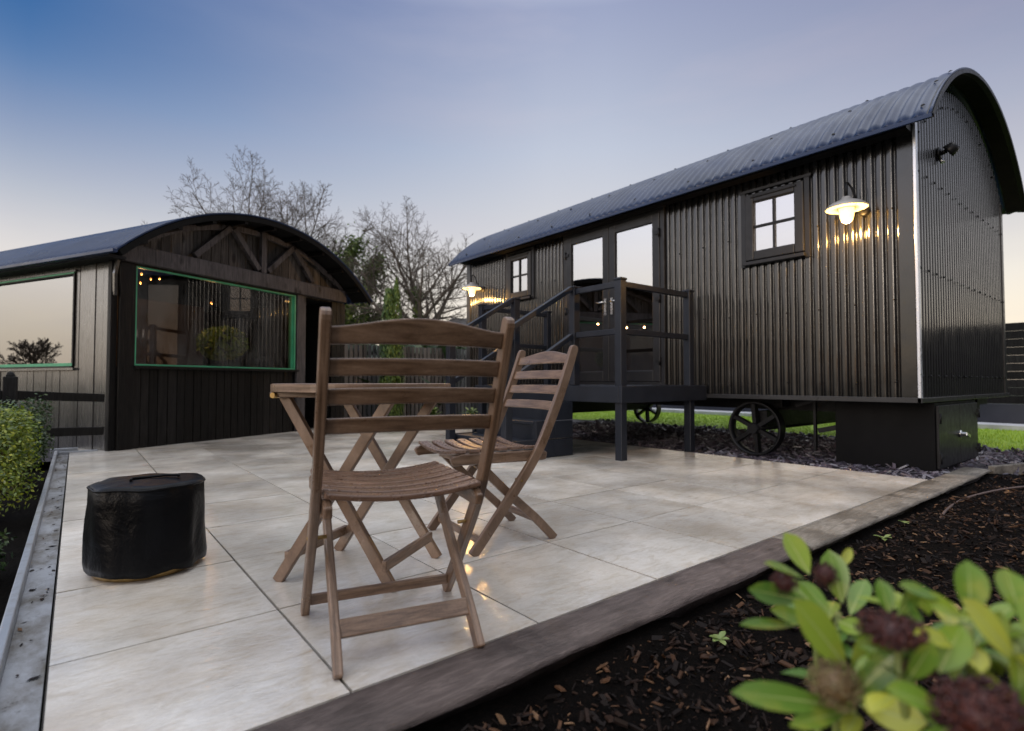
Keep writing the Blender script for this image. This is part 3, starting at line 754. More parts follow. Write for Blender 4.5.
# lamps on the hut
def wall_lamp(y, z, label):
    o = empty('wall_lamp', (HX0 - .012, y, z), 0, label, 'lamp', 'swan neck lamps on the hut wall')
    b = MB(); b.lathe([(.05, 0), (.05, .012), (.03, .02), (0, .022)], 18, (0, -.075, .0), Matrix.Rotation(R(-90), 3, 'Y')); b.build('wall_plate', M['iron'], o)
    b = MB(); pts = [(-.01, -.075, 0), (-.06, -.07, .02), (-.11, -.05, .10), (-.13, -.02, .20), (-.15, 0, .24), (-.175, .0, .235), (-.185, 0, .19), (-.185, 0, .10)]
    b.tube(pts, .009, 8); b.build('arm', M['iron'], o)
    b = MB(); prof = [(.034, .105), (.04, .085), (.075, .068), (.115, .052), (.145, .030), (.165, .006), (.167, .001), (.160, .002), (.140, .024), (.110, .044), (.07, .058), (.03, .07)]
    b.lathe(prof[:7], 32, (-.185, 0, 0)); sh = b.build('lamp_shade', M['shade_enamel'], o)
    b = MB(); b.lathe([(.163, .002), (.140, .022), (.110, .042), (.07, .056), (.02, .066)], 32, (-.185, 0, -.003)); b.build('shade_lining', M['shade_white'], sh)
    b = MB(); b.lathe([(.058, .045), (.060, -.02), (.054, -.08), (.040, -.115), (.012, -.130), (0, -.132)], 20, (-.185, 0, 0)); gl = b.build('glass_jar', M['lamp_glass'], o); gl.visible_shadow = True
    ld = bpy.data.lights.new('lamp_light', 'POINT'); ld.energy = 24.0; ld.color = (1, .54, .16); ld.shadow_soft_size = .03
    lo = bpy.data.objects.new('lamp_light', ld); COL.objects.link(lo); lo.parent = o; lo.location = (-.185, 0, -.16)
    return o
wall_lamp(1.885, 2.285, 'lit grey swan neck lamp beside the window near the hut corner')
wall_lamp(7.74, 2.36, 'lit grey swan neck lamp at the far end of the hut')
o = empty('end_wall_lamp', (6.20, HY0 - .012, 2.86), 0, 'small unlit black lamp high on the end wall of the hut', 'lamp')
b = MB(); b.lathe([(.06, 0), (.06, .015), (.035, .022)], 16, (0, 0, 0), Matrix.Rotation(R(90), 3, 'X')); b.build('wall_plate', M['iron'], o)
b = MB(); b.tube([(0, -.02, .0), (0, -.06, .01)], .022, 8); b.lathe([(.035, .06), (.05, .04), (.06, .0), (.062, -.02)], 18, (0, -.085, .01), Matrix.Rotation(R(55), 3, 'X')); b.build('lamp_head', M['iron'], o)
b = MB(); b.tube([(0, -.015, -.05), (0, -.03, -.09)], .018, 8); b.build('sensor', M['steel'], o)

# ================================================================== DECK AND STEPS
dk = empty('timber_deck', (4.05, 3.4, 0), 0, 'dark painted timber deck with railings in front of the hut doors', 'deck')
DX0, DX1, DY0, DY1, DT = 0., 1.41, 0., 2.38, .715
b = MB(); n = 10
for k in range(n): b.bb((DX0 + .02 + k * (DX1 - .04) / n + .003, DY0 + .02, DT - .028), (DX0 + .02 + (k + 1) * (DX1 - .04) / n - .003, DY1 - .02, DT)); 
b.build('deck_boards', M['deck_paint'], dk)
b = MB(); b.bb((DX0 - .025, DY0 - .025, DT - .165), (DX1, DY0 + .015, DT - .004)); b.bb((DX0 - .025, DY0 + .016, DT - .165), (DX0 + .015, DY1 + .02, DT - .004)); b.bb((DX0 + .016, DY1 - .02, DT - .165), (DX1, DY1 + .02, DT - .004)); b.bb((DX0 + .02, 1.1, DT - .16), (DX1, 1.15, DT - .03)); b.build('fascia', M['deck_paint'], dk, bevel=.004)
PT = 1.735
def post(x, y, z0, z1, s=.082, par=dk):
    b = MB(); b.bb((x - s/2, y - s/2, z0), (x + s/2, y + s/2, z1)); p = b.build('post', M['deck_paint'], par, bevel=.005)
    b = MB(); b.bb((x - s/2 - .008, y - s/2 - .008, z1), (x + s/2 + .008, y + s/2 + .008, z1 + .022)); b.build('post_cap', M['deck_paint'], p, bevel=.006); return p
A_, B_, C_, D_, E_, F_ = (.045, .045), (1.18, .045), (.045, .67), (.045, 1.66), (.045, 2.33), (1.18, 2.33)
for (q, z0) in ((A_, -.01), (B_, -.01), (C_, DT), (D_, DT), (E_, -.01), (F_, -.01)): post(*q, z0, PT)
def rail(p, q, z, par=dk, w=.045, h=.055):
    b = MB(); b.strip([(p[0], p[1], z), (q[0], q[1], z)], w, h, (0, 0, 1) if False else ((p[1] - q[1]), -(p[0] - q[0]), 0)); return b.build('rail', M['deck_paint'], par, bevel=.004)
for (p, q) in ((A_, B_), (A_, C_), (D_, E_), (E_, F_)):
    dv = (Vector(q) - Vector(p)).normalized() * .041; pp = Vector(p) + dv; qq = Vector(q) - dv
    rail(pp, qq, PT - .035); rail(pp, qq, 1.24)
# steps leading down to the patio
st = empty('timber_steps', (3.15, 4.0, 0), 0, 'dark painted timber steps with handrails leading up to the deck', 'steps')
SY0, SY1 = .0, 1.10
for k in range(3):
    x0 = .12 + k * .25; z = .18 * (k + 1)
    b = MB(); b.bb((x0 - .02, SY0 + .05, z - .032), (x0 + .28, SY1 - .05, z)); b.build('tread', M['deck_paint'], st, bevel=.005)
    b = MB(); b.bb((x0, SY0 + .06, z - .18), (x0 + .02, SY1 - .06, z - .034)); b.build('riser', M['deck_paint'], st)
for yy in (SY0, SY1 - .045):
    b = MB()
    for k in range(3):
        for q in range(k + 1):
            b.bb((.10 + k * .25 + (.002 if k else 0), yy, .002 + .18 * q + .003), (.10 + (k + 1) * .25, yy + .045, .18 * (q + 1) - .003 + (0.012 if q == k else 0)))
    b.build('side_panel', M['deck_paint'], st, bevel=.004)
for yy in (.07, 1.06):
    z0 = .0
    b = MB(); b.bb((.0, yy - .04, 0), (.08, yy + .04, 1.21)); nw = b.build('newel_post', M['deck_paint'], st, bevel=.005)
    for dz in (0, -.50):
        b = MB(); b.strip([(-.02, yy, 1.20 + dz), (.905, yy, 1.735 + dz)], .055, .05, (0, 1, 0)); b.build('handrail', M['deck_paint'], st, bevel=.005)

# ================================================================== TIMBER SHED
AN = R(27.2)
sh = empty('timber_shed', (.294, 7.386, -.02), AN, 'blackened timber shed with arched roof and green framed window', 'shed')
SW, SD = 3.68, 5.6
SC = 1.86; SE, SA = 2.15, 2.985
srad = (2.05 ** 2 + (SA - SE) ** 2) / (2 * (SA - SE))
def sarch(x, d=0): return SA - srad + math.sqrt(max(0, (srad - d) ** 2 - (x - SC) ** 2))
def board_run(b, x0, x1, z0f, z1f, y, th, wmin=.095, wmax=.125):
    x = x0
    while x < x1 - .02:
        w = min(random.uniform(wmin, wmax), x1 - x); z0, z1 = z0f(x + w/2), z1f(x), ; z1b = z1f(x + w)
        yy = y + random.uniform(-.004, .004)
        a, c = x + .0045, x + w - .0045
        b.add([(a, yy - th, z0), (c, yy - th, z0), (c, yy, z0), (a, yy, z0), (a, yy - th, z1), (c, yy - th, z1b), (c, yy, z1b), (a, yy, z1)], [(0,3,2,1),(4,5,6,7),(0,1,5,4),(1,2,6,5),(2,3,7,6),(3,0,4,7)])
        x += w
FW = (.21, 2.555, .955, 2.085)       # front window
b = MB()
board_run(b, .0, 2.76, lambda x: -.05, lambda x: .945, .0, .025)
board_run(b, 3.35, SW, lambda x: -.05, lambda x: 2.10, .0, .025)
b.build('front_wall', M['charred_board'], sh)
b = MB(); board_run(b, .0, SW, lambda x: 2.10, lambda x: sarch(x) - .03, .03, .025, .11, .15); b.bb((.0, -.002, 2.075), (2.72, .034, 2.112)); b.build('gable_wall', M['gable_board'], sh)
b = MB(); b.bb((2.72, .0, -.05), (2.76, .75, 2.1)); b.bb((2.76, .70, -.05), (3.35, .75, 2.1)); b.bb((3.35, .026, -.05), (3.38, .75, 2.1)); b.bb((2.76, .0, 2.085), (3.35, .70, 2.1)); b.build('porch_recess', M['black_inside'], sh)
b = MB(); b.bb((2.82, .66, 0), (3.30, .695, 1.95)); b.build('door', M['charred_board'], sh, bevel=.004)
# side wall: y is depth
SWN = (.68, 4.3, .955, 2.03)
b = MB()
def side_run(y0, y1, z0, z1):
    y = y0
    while y < y1 - .02:
        w = min(random.uniform(.125, .165), y1 - y); xx = random.uniform(-.004, .004)
        b.bb((xx - .0, y + .004, z0), (xx + .025, y + w - .004, z1)); y += w
side_run(.035, .68, -.05, SE - .02); side_run(.68, 4.3, -.05, .90); side_run(4.3, SD, -.05, SE - .02)
b.bb((-.002, .68, 2.07), (.028, 4.3, SE - .02))
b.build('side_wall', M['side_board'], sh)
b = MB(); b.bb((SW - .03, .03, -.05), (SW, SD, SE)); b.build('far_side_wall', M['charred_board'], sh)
b = MB(); b.prism([(.03, -.05), (SW - .03, -.05), (SW - .03, 2.0), (.03, 2.0)][:2] + [(x, min(sarch(x) - .05, SA)) for x in [SW - .03 - (SW - .06) * k / 20 for k in range(21)]], SD - .04, SD); b.build('back_wall', M['charred_board'], sh)
b = MB(); b.bb((.03, .03, -.04), (SW - .03, SD - .04, .0)); b.build('floor', M['black_inside'], sh)
b = MB(); b.bb((.10, 2.2, 0), (2.70, 2.24, 2.05)); b.build('inner_partition', M['interior_wood'], sh)
# posts, beam, truss
b = MB(); b.bb((.0405, -.07, -.05), (.208, -.027, 2.10)); b.build('window_post', M['charred_board'], sh, bevel=.005)
b = MB(); b.bb((-.03, -.03, -.05), (.040, .034, 2.14)); b.build('corner_post', M['charred_board'], sh, bevel=.006)
b = MB(); b.bb((2.575, -.07, -.05), (2.745, -.026, 2.105)); b.build('window_post', M['grey_beam'], sh, bevel=.005)
b = MB(); b.bb((.02, -.12, 2.11), (3.60, -.026, 2.305)); b.build('beam', M['grey_beam'], sh, bevel=.008)
def strut(p, q, w=.075):
    b = MB(); b.strip([(p[0], -.07, p[1]), (q[0], -.07, q[1])], .07, w, (0, 1, 0)); b.build('truss_strut', M['grey_beam'], sh, bevel=.005)
strut((.89, 2.345), (1.39, 2.82)); strut((1.44, 2.82), (1.85, 2.345)); strut((1.92, 2.31), (1.92, 2.89), .085); strut((2.0, 2.35), (2.45, 2.78)); strut((2.49, 2.77), (2.86, 2.345))
b = MB(); b.strip([(x, -.05, sarch(x) - .13) for x in [.12 + (SW - .24) * k / 24 for k in range(25)]], .04, .07, (0, 1, 0)); b.build('arched_rafter', M['grey_beam'], sh)
b = MB(); b.strip([(-.005, -.10, 2.12), (-.03, -.09, 1.95), (-.01, -.06, 1.80), (.0, -.04, 1.72)], .03, .035, (1, 0, 0)); b.build('bracket', M['side_board'], sh)
# roof
rb, r2, a2, xc2 = roof_mesh(SC - 2.05, SC + 2.05, SE, SA, -.42, SD + .2, .095, .012, 36)
sroof = rb.build('roof', M['roof_metal'], sh)
b = MB(); b.strip([(xc2 + (r2 - .045) * math.sin(-a2 + 2*a2*j/36), -.395, SA - r2 + (r2 - .045) * math.cos(-a2 + 2*a2*j/36)) for j in range(37)], .035, .065, (0, 1, 0)); b.build('barge_board', M['black_inside'], sroof)
shade_sheet(r2 - .030, -.375, -.03, a2 * .985, xc2, SA - r2).build('added_shade_sheet', M['black_inside'], sroof)  # added black sheet, hides the blue sheen under the shed's overhang
for k in range(9):
    b = MB(); a = -a2 * .85 + a2 * 1.7 * k / 8; cx_, cz_ = xc2 + (r2 - .07) * math.sin(a), SA - r2 + (r2 - .07) * math.cos(a)
    b.bb((cx_ - .025, -.375, cz_ - .04), (cx_ + .025, .0, cz_ + .02)); b.build('purlin', M['charred_board'], sroof)
b = MB(); b.strip([(SC - 2.08, -.42, SE - .02), (SC - 2.08, SD + .2, SE - .02)], .05, .04, (1, 0, 0)); b.build('gutter', M['roof_metal'], sroof, bevel=.006)
b = MB(); b.bb((-.16, -.2, SE - .05), (.02, SD, SE - .02)); b.build('soffit', M['iron'], sh)
# green framed windows
x0, x1, z0, z1 = FW; f_ = .019
b = MB(); b.bb((x0, -.055, z0), (x0 + f_, -.005, z1)); b.bb((x1 - f_, -.055, z0), (x1, -.005, z1)); b.bb((x0 + f_, -.054, z0), (x1 - f_, -.005, z0 + f_)); b.bb((x0 + f_, -.054, z1 - f_), (x1 - f_, -.005, z1)); b.bb((x1 - f_ - .02, -.02, z0 + f_), (x1 - f_, .05, z1 - f_))
w = b.build('window', M['green_frame'], sh, bevel=.003)
b = MB(); b.bb((x0 + f_ - .003, -.024, z0 + f_ - .003), (x1 - f_ - .028, -.016, z1 - f_ + .003)); pn = b.build('pane', M['shed_glass'], w); pn.matrix_local = Matrix.Translation((1.38, -.02, 0)) @ Matrix.Rotation(R(1.2), 4, 'Z') @ Matrix.Translation((-1.38, .02, 0))
b = MB(); b.bb((x0 - .01, -.09, z0 - .03), (x1 + .05, -.0, z0 - .003)); b.build('sill', M['charred_board'], w)
y0, y1, z0, z1 = SWN
b = MB(); b.bb((-.02, y0 + .002, z0), (.03, y0 + .03, z1)); b.bb((-.02, y1 - .03, z0), (.03, y1, z1)); b.bb((-.021, y0 + .03, z1 - .03), (.03, y1 - .03, z1 + .005)); b.bb((-.021, y0 + .03, z0 - .02), (.03, y1 - .03, z0 + .02))
w = b.build('window', M['charred_board'], sh, bevel=.003)
b = MB(); b.bb((-.024, y0 + .01, z0 - .002), (.0, y1 - .01, z0 + .032)); b.build('seal', M['green_frame'], w)
b = MB(); b.bb((-.024, y0 + .01, z1 - .014), (.0, y1 - .01, z1 + .003)); b.build('seal', M['green_frame'], w)
b = MB(); b.bb((.008, y0 + .028, z0 + .018), (.016, y1 - .028, z1 - .028)); b.build('pane', M['shed_side_glass'], w)
b = MB(); b.bb((-.035, y0 - .03, z0 - .05), (.0, y1 + .03, z0 - .021)); b.build('sill', M['side_board'], w)
b = MB(); b.bb((-.030, y0 - .03, z1 + .006), (.0, y1 + .03, z1 + .03)); b.build('head_trim', M['side_board'], w)
# things hanging inside the shed, seen through the glass
SM = sh.matrix_basis.copy() if False else Matrix.Translation((.294, 7.386, -.02)) @ Matrix.Rotation(AN, 4, 'Z')
bulb_spots = [(.55, .4, 2.09), (.60, .5, 1.99), (.85, .7, 2.10), (1.50, .42, 1.86), (1.35, 1.3, 2.24)]  # the bulb nearest the green plant is put there to light it
proto = None
for i, p in enumerate(bulb_spots):
    o = None
    if proto is None:
        proto = empty('pendant_bulb', SM @ Vector(p), 0, 'small warm bulb hanging inside the shed window', 'bulb', 'small bulbs hanging inside the shed')
        b = MB(); b.lathe([(0, -.014), (.010, -.009), (.013, 0), (.009, .010), (.005, .018)], 12); b.build('bulb', M['string_bulb'], proto)
        b = MB(); b.tube([(0, 0, .02), (0, 0, .45)], .002, 4); b.build('cord', M['iron'], proto)
        ld = bpy.data.lights.new('bulb_light', 'POINT'); ld.energy = 3.0; ld.color = (1, .55, .22); ld.shadow_soft_size = .02
        lo = bpy.data.objects.new('bulb_light', ld); COL.objects.link(lo); lo.parent = proto; lo.location = (0, 0, -.04)
    else:
        o = copy_tree(proto); o.location = SM @ Vector(p)
b = MB()
def leafquad(b, c, n, up, L, W):
    n = Vector(n).normalized(); t_ = Vector(up); t_ = (t_ - n * t_.dot(n));
    t_ = t_.normalized() if t_.length > 1e-4 else n.orthogonal().normalized(); s_ = n.cross(t_)
    c = Vector(c); b.add([c - t_ * L, c + s_ * W, c + t_ * L, c - s_ * W], [(0, 1, 2, 3)])
def rv(): 
    return Vector((random.gauss(0, 1), random.gauss(0, 1), random.gauss(0, 1))).normalized()
pl = empty('blur_plant', SM @ Vector((1.55, .24, 0)), 0, 'green plant added behind the shed glass in place of a green blur', 'plant')  # made-up plant, standing in for a green blur on the glass
for _ in range(420):
    d = rv(); p = Vector((d.x * .30, d.y * .16, 1.30 + d.z * .22)) * 1; leafquad(b, p, rv(), rv(), .05, .028)
b.build('foliage', M['blade_green'], pl)
b = MB(); b.tube([(0, 0, .5), (.01, 0, 1.1)], .02, 6); b.build('stem', M['stem_brown'], pl)
b = MB(); b.lathe([(.16, 0), (.2, .5), (.18, .5), (.0, .47)], 18); b.build('blur_plant_pot', M['iron'], pl)

# ================================================================== FURNITURE
def catmull(pts, n=6):
    P = [Vector(p) for p in pts]; P = [P[0] * 2 - P[1]] + P + [P[-1] * 2 - P[-2]]; out = []
    for i in range(1, len(P) - 2):
        for k in range(n):
            t_ = k / n; a, b_, c, d = P[i-1], P[i], P[i+1], P[i+2]
            out.append(.5 * ((2*b_) + (c - a)*t_ + (2*a - 5*b_ + 4*c - d)*t_*t_ + (3*b_ - a - 3*c + d)*t_**3))
    out.append(P[-2]); return out
POST = catmull([(.235, 0), (.07, .20), (-.085, .40), (-.17, .56), (-.245, .73), (-.31, .905)], 5)
def post_y(z):
    for a, c in zip(POST, POST[1:]):
        if a.y <= z <= c.y: return a.x + (c.x - a.x) * (z - a.y) / (c.y - a.y)
    return POST[-1].x
def make_chair():
    r = empty('folding_chair')
    for s in (-1, 1):
        b = MB(); pts = [(s * .240, p.x, p.y) for p in POST]
        t_ = Vector(pts[-1]) - Vector(pts[-2]); t_.normalize(); e = Vector(pts[-1])
        pts += [tuple(e + t_ * .012), tuple(e + t_ * .020), tuple(e + t_ * .024)]
        n = len(pts); hs = [.044] * n; hs[-3:] = [.040, .030, .014]; hs[0] = .04
        b.strip(pts, .025, .044, (1, 0, 0), hs=hs); b.build('back_post', M['teak'], r, bevel=.005)
        b = MB(); q = catmull([(s * .186, .20, .405), (s * .188, .04, .25), (s * .190, -.12, .11), (s * .192, -.228, 0)], 4)
        b.strip(q, .024, .04, (1, 0, 0)); b.build('leg', M['teak'], r, bevel=.005)
        b = MB(); b.strip([(s * .2135, -.165, .402), (s * .2135, -.14, .407), (s * .2135, .28, .413), (s * .2135, .315, .407), (s * .2135, .325, .402)], .023, .05, (1, 0, 0), hs=[.034, .05, .05, .044, .03]); b.build('seat_rail', M['teak'], r, bevel=.006)
        b = MB(); b.tube([(s * .20, -.008, .302), (s * .2545, -.008, .302)], .006, 8); b.build('hinge_bolt', M['brass'], r)
    for k in range(7):
        y = -.135 + k * .0695
        b = MB(); pts = [(x, y, .444 - .018 * (1 - (x / .20) ** 2)) for x in [-.222 + .444 * i / 10 for i in range(11)]]
        b.strip(pts, .050, .016, (0, 1, 0)); b.build('seat_slat', M['teak_wet'], r, bevel=.004)
    b = MB(); b.bb((-.20, .18, .375), (.20, .205, .405)); b.build('seat_stretcher', M['teak'], r, bevel=.003)
    # backrest slats: the crest is humped
    def backslat(z0, z1, hump, name):
        b = MB(); N = 22; vs = []; fs = []
        for i in range(N + 1):
            u = -1 + 2 * i / N; x = u * .229; c = math.cos(u * math.pi / 2) ** 1.6 * hump
            bow = -.014 * (1 - u * u); zb = z0 + .004 * (1 - u * u) * (1 if hump else .6); zt = z1 + c + (0 if hump else .003 * (1 - u * u))
            ya, yb = post_y(zb) + bow, post_y(zt) + bow
            vs += [(x, ya - .010, zb), (x, ya + .010, zb), (x, yb + .010, zt), (x, yb - .010, zt)]
        for i in range(N):
            for j in range(4): k = (j + 1) % 4; fs.append((i*4+j, i*4+4+j, i*4+4+k, i*4+k))
        fs += [(0, 1, 2, 3), (N*4+3, N*4+2, N*4+1, N*4)]
        b.add(vs, fs); b.build(name, M['teak'], r, bevel=.005)
    backslat(.842, .885, .027, 'crest_rail'); backslat(.764, .808, 0, 'back_slat'); backslat(.690, .733, 0, 'back_slat'); backslat(.614, .656, 0, 'back_slat')
    b = MB(); b.strip([(-.180, -.152, .092), (.180, -.152, .092)], .016, .048, (0, 1, -.75)); b.build('leg_rail', M['teak'], r, bevel=.003)
    b = MB(); b.strip([(-.228, .19, .055), (.228, .19, .055)], .018, .032, (0, 1, 0)); b.build('front_rail', M['teak'], r, bevel=.003)
    return r
c1 = make_chair(); c1.location = (.772, 1.54, 0); c1.rotation_euler = (0, 0, R(-14))
tag(c1, 'brown wooden folding chair nearest the camera, its back turned to us', 'chair', 'wooden folding patio chairs')
c2 = copy_tree(c1); c2.location = (1.615, 2.165, 0); c2.rotation_euler = (0, 0, R(82))
tag(c2, 'brown wooden folding chair seen side on, between the table and the steps', 'chair', 'wooden folding patio chairs')

tb = empty('folding_table', (.915, 2.105, 0), R(-54.5), 'round wooden folding table behind the nearest chair', 'table')
b = MB(); Rt = .345; y = -Rt + .001
while y < Rt - .01:
    w = .057; ya, yb = y, min(y + w, Rt - .001)
    N = 10; ptsA = []
    up = [(math.sqrt(max(0, Rt*Rt - q*q)), q) for q in [ya + (yb - ya) * i / N for i in range(N + 1)]]
    poly = [(x, q) for x, q in up] + [(-x, q) for x, q in up[::-1]]
    n = len(poly); b.add([(x, q, .722) for x, q in poly] + [(x, q, .744) for x, q in poly], [list(range(n))[::-1], list(range(n, 2*n))] + [(i, (i+1) % n, (i+1) % n + n, i + n) for i in range(n)])
    y += w + .006
top = b.build('tabletop', M['teak'], tb, bevel=.003)
b = MB(); nn = 48
vs = []; fs = []
for i in range(nn):
    a = 2 * math.pi * i / nn; c, s_ = math.cos(a), math.sin(a)
    vs += [(c * (Rt - .035), s_ * (Rt - .035), .714), (c * (Rt + .004), s_ * (Rt + .004), .714), (c * (Rt + .004), s_ * (Rt + .004), .742), (c * (Rt - .035), s_ * (Rt - .035), .721)]
for i in range(nn):
    k = (i + 1) % nn
    for j in range(4): m = (j + 1) % 4; fs.append((i*4+j, k*4+j, k*4+m, i*4+m))
b.add(vs, fs, False); b.build('rim', M['teak'], top)
for s in (-1, 1):
    for q in (-1, 1):
        yy = s * .195 + (q * .013)
        b = MB(); b.strip([(q * .235, yy, 0), (-q * .252, yy, .722)], .024, .042, (0, 1, 0)); b.build('leg', M['teak'], tb, bevel=.004)
    b = MB(); b.tube([(0, s * .195 - .035, .35), (0, s * .195 + .035, .35)], .009, 8); b.build('pivot_bolt', M['brass'], tb)
    b = MB(); b.bb((s * .205 - .010, -.20, .072), (s * .205 + .010, .20, .110)); b.build('stretcher', M['teak'], tb, bevel=.003)
    b = MB(); b.bb((-.27, s * .195 - .03, .692), (.27, s * .195 - .026 + .05, .7125)); b.build('top_batten', M['teak'], tb, bevel=.003)
    b = MB(); b.tube([(-.245, s * .195 - .045, .70), (-.245, s * .195 + .045, .70)], .011, 10); b.build('hinge_pin', M['brass'], tb)

# covered round fire pit / heater
fp = empty('covered_fire_pit', (.240, 2.665, 0), 0, 'low round fire pit under a black rain cover on the patio', 'fire pit')
def crumple(p, a):
    z = p.z; q = Vector((math.cos(a) * 1.6, math.sin(a) * 1.6, z * 3))
    fold = noise.noise(q * 1.7) * .012 * min(1, p.xy.length / .2)
    ridge = (.6 - abs(math.sin(a * 4 + .4)) ** .6) * .008 * (1 if p.xy.length > .14 else 0)
    d = Vector((math.cos(a), math.sin(a), 0))
    sag = noise.noise(Vector((p.x * 9, p.y * 9, 2))) * .006 if z > .34 else 0
    hem = noise.noise(Vector((math.cos(a) * 2, math.sin(a) * 2, 7))) * .012 if z < .03 else 0
    return p + d * (fold + ridge) + Vector((0, 0, sag + hem))
prof = [(.203, .022), (.206, .05), (.203, .10), (.200, .16), (.198, .22), (.196, .28), (.196, .338), (.188, .350), (.15, .353), (.11, .355), (.07, .357), (.03, .358), (.0001, .358)]
b = MB(); b.lathe(prof, 72, fn=crumple); b.build('cover', M['cover_fabric'], fp, bevel=0)
b = MB(); b.lathe([(.170, .0), (.180, .006), (.180, .035), (.170, .04)], 48); b.build('base_ring', M['brass'], fp)
b = MB(); b.tube([crumple(Vector((.1965 * math.cos(2*math.pi*k/72), .1965 * math.sin(2*math.pi*k/72), .341)), 2*math.pi*k/72) for k in range(73)], .0045, 6); b.build('piping', M['cover_fabric'], fp)
b = MB()
hp = [(.02 + .085 * u, -.03 + .05 * v, .364) for u, v in ((-1, -.4), (-.9, .6), (.4, .75), (1, .3), (.9, -.35))]
b.tube(hp, .0055, 6); b.build('strap', M['cover_fabric'], fp)

# ================================================================== PLANTS
def leaf_blade(b, base, direction, normal, L, W, droop=.25, fold=.25, rib=False):
    d = Vector(direction).normalized(); n = Vector(normal); n = (n - d * n.dot(d)).normalized(); s_ = d.cross(n)
    prof = [0, .40, .72, .92, 1.0, .95, .70, 0]; vs = []; fs = []; m = len(prof)
    for i, w in enumerate(prof):
        t_ = i / (m - 1); c = Vector(base) + d * (L * t_) - n * (droop * L * t_ * t_)
        hw = W / 2 * w + .0006
        for k in (-1, -.5, 0, .5, 1): vs.append(c + s_ * (hw * k) + n * (fold * hw * (abs(k) ** 1.5)))
    for i in range(m - 1):
        for j in range(4): a = i * 5 + j; fs.append((a, a + 1, a + 6, a + 5))
    b.add(vs, fs, True)
    if rib:
        b.mi = 1; rv_ = []; rf = []
        for i in range(m):
            t_ = i / (m - 1); c = Vector(base) + d * (L * t_ * .97) - n * (droop * L * t_ * t_) + n * .0006; q = W * .035 * (1.1 - t_)
            rv_ += [c - s_ * q, c + n * q * .5, c + s_ * q]
        for i in range(m - 1):
            for j in range(2): a = i * 3 + j; rf.append((a, a + 1, a + 4, a + 3))
        b.add(rv_, rf, True); b.mi = 0
def skimmia(loc, heads, label, hgt):
    """heads: (dx, dy, z, tilt_dir, leaf length, bud kind, leaf count)"""
    r = empty('skimmia_shrub', (loc[0], loc[1], -.1), 0, label, 'shrub', 'skimmia shrubs in the bark bed')
    st_ = MB(); lf = MB(); rb_ = MB(); gb_ = MB(); anyr = anyg = False
    for (dx, dy, z, td, LL, bud, nl) in heads:
        top = Vector((dx, dy, z + .1)); ax = (Vector((td[0], td[1], 1))).normalized()
        st_.tube(catmull([(dx * .15, dy * .15, 0), (dx * .5, dy * .5, top.z * .5), tuple(top)], 4), [.006] * 4 + [.005] * 4 + [.004], 6)
        e1 = ax.orthogonal().normalized(); e2 = ax.cross(e1)
        nl += 1
        for k in range(nl):
            a = k * 2.4 + random.uniform(-.3, .3); ring = k / nl
            el = 1.15 - 1.05 * ring + random.uniform(-.12, .12)
            d = (e1 * math.cos(a) + e2 * math.sin(a)) * math.cos(el) + ax * math.sin(el)
            L_ = LL * 1.32 * random.uniform(.8, 1.1) * (.75 + .3 * ring)
            leaf_blade(lf, top - ax * (.035 * ring) + d * .006, d, ax, L_, L_ * random.uniform(.35, .41), random.uniform(.08, .3), random.uniform(.2, .5), True)
        if bud:
            tgt = rb_ if bud == 'red' else gb_
            if bud == 'red': anyr = True
            else: anyg = True
            tgt.lathe([(0, -.02), (.018, -.012), (.024, 0), (.019, .014), (0, .019)], 8, top + ax * .012, Matrix.Scale(LL / .075 * (1.2 if bud == 'red' else .95), 3))
            for _ in range(260):
                dd = rv(); dd.z = abs(dd.z) * 1.0
                pos = top + ax * .012 + Vector((dd.x * .027, dd.y * .027, dd.z * .025)) * (LL / .075) * (1.25 if bud == 'red' else 1)
                s = random.uniform(.0017, .0030) * LL / .075
                tgt.lathe([(0, -s), (s * .9, -s * .3), (s * .8, s * .5), (0, s)], 5, pos)
    st_.build('stem', M['stem_brown'], r); lf.build('foliage', [M['skimmia_leaf'], M['leaf_rib']], r)
    if anyr: rb_.build('red_buds', M['skimmia_bud'], r)
    if anyg: gb_.build('green_buds', M['skimmia_bud_green'], r)
    return r
FW_, RT_ = Vector((.62451, .78102, 0)), Vector((.78102, -.62451, 0))
def spot(px, py, D):
    """the point a distance D ahead of the viewpoint, in the direction of a place in the photo"""
    a, b_ = (px - 512) / 545., -(py - 382.) / 545.
    return FW_ * D + RT_ * (a * D) + Vector((0, 0, .75 + b_ * D))
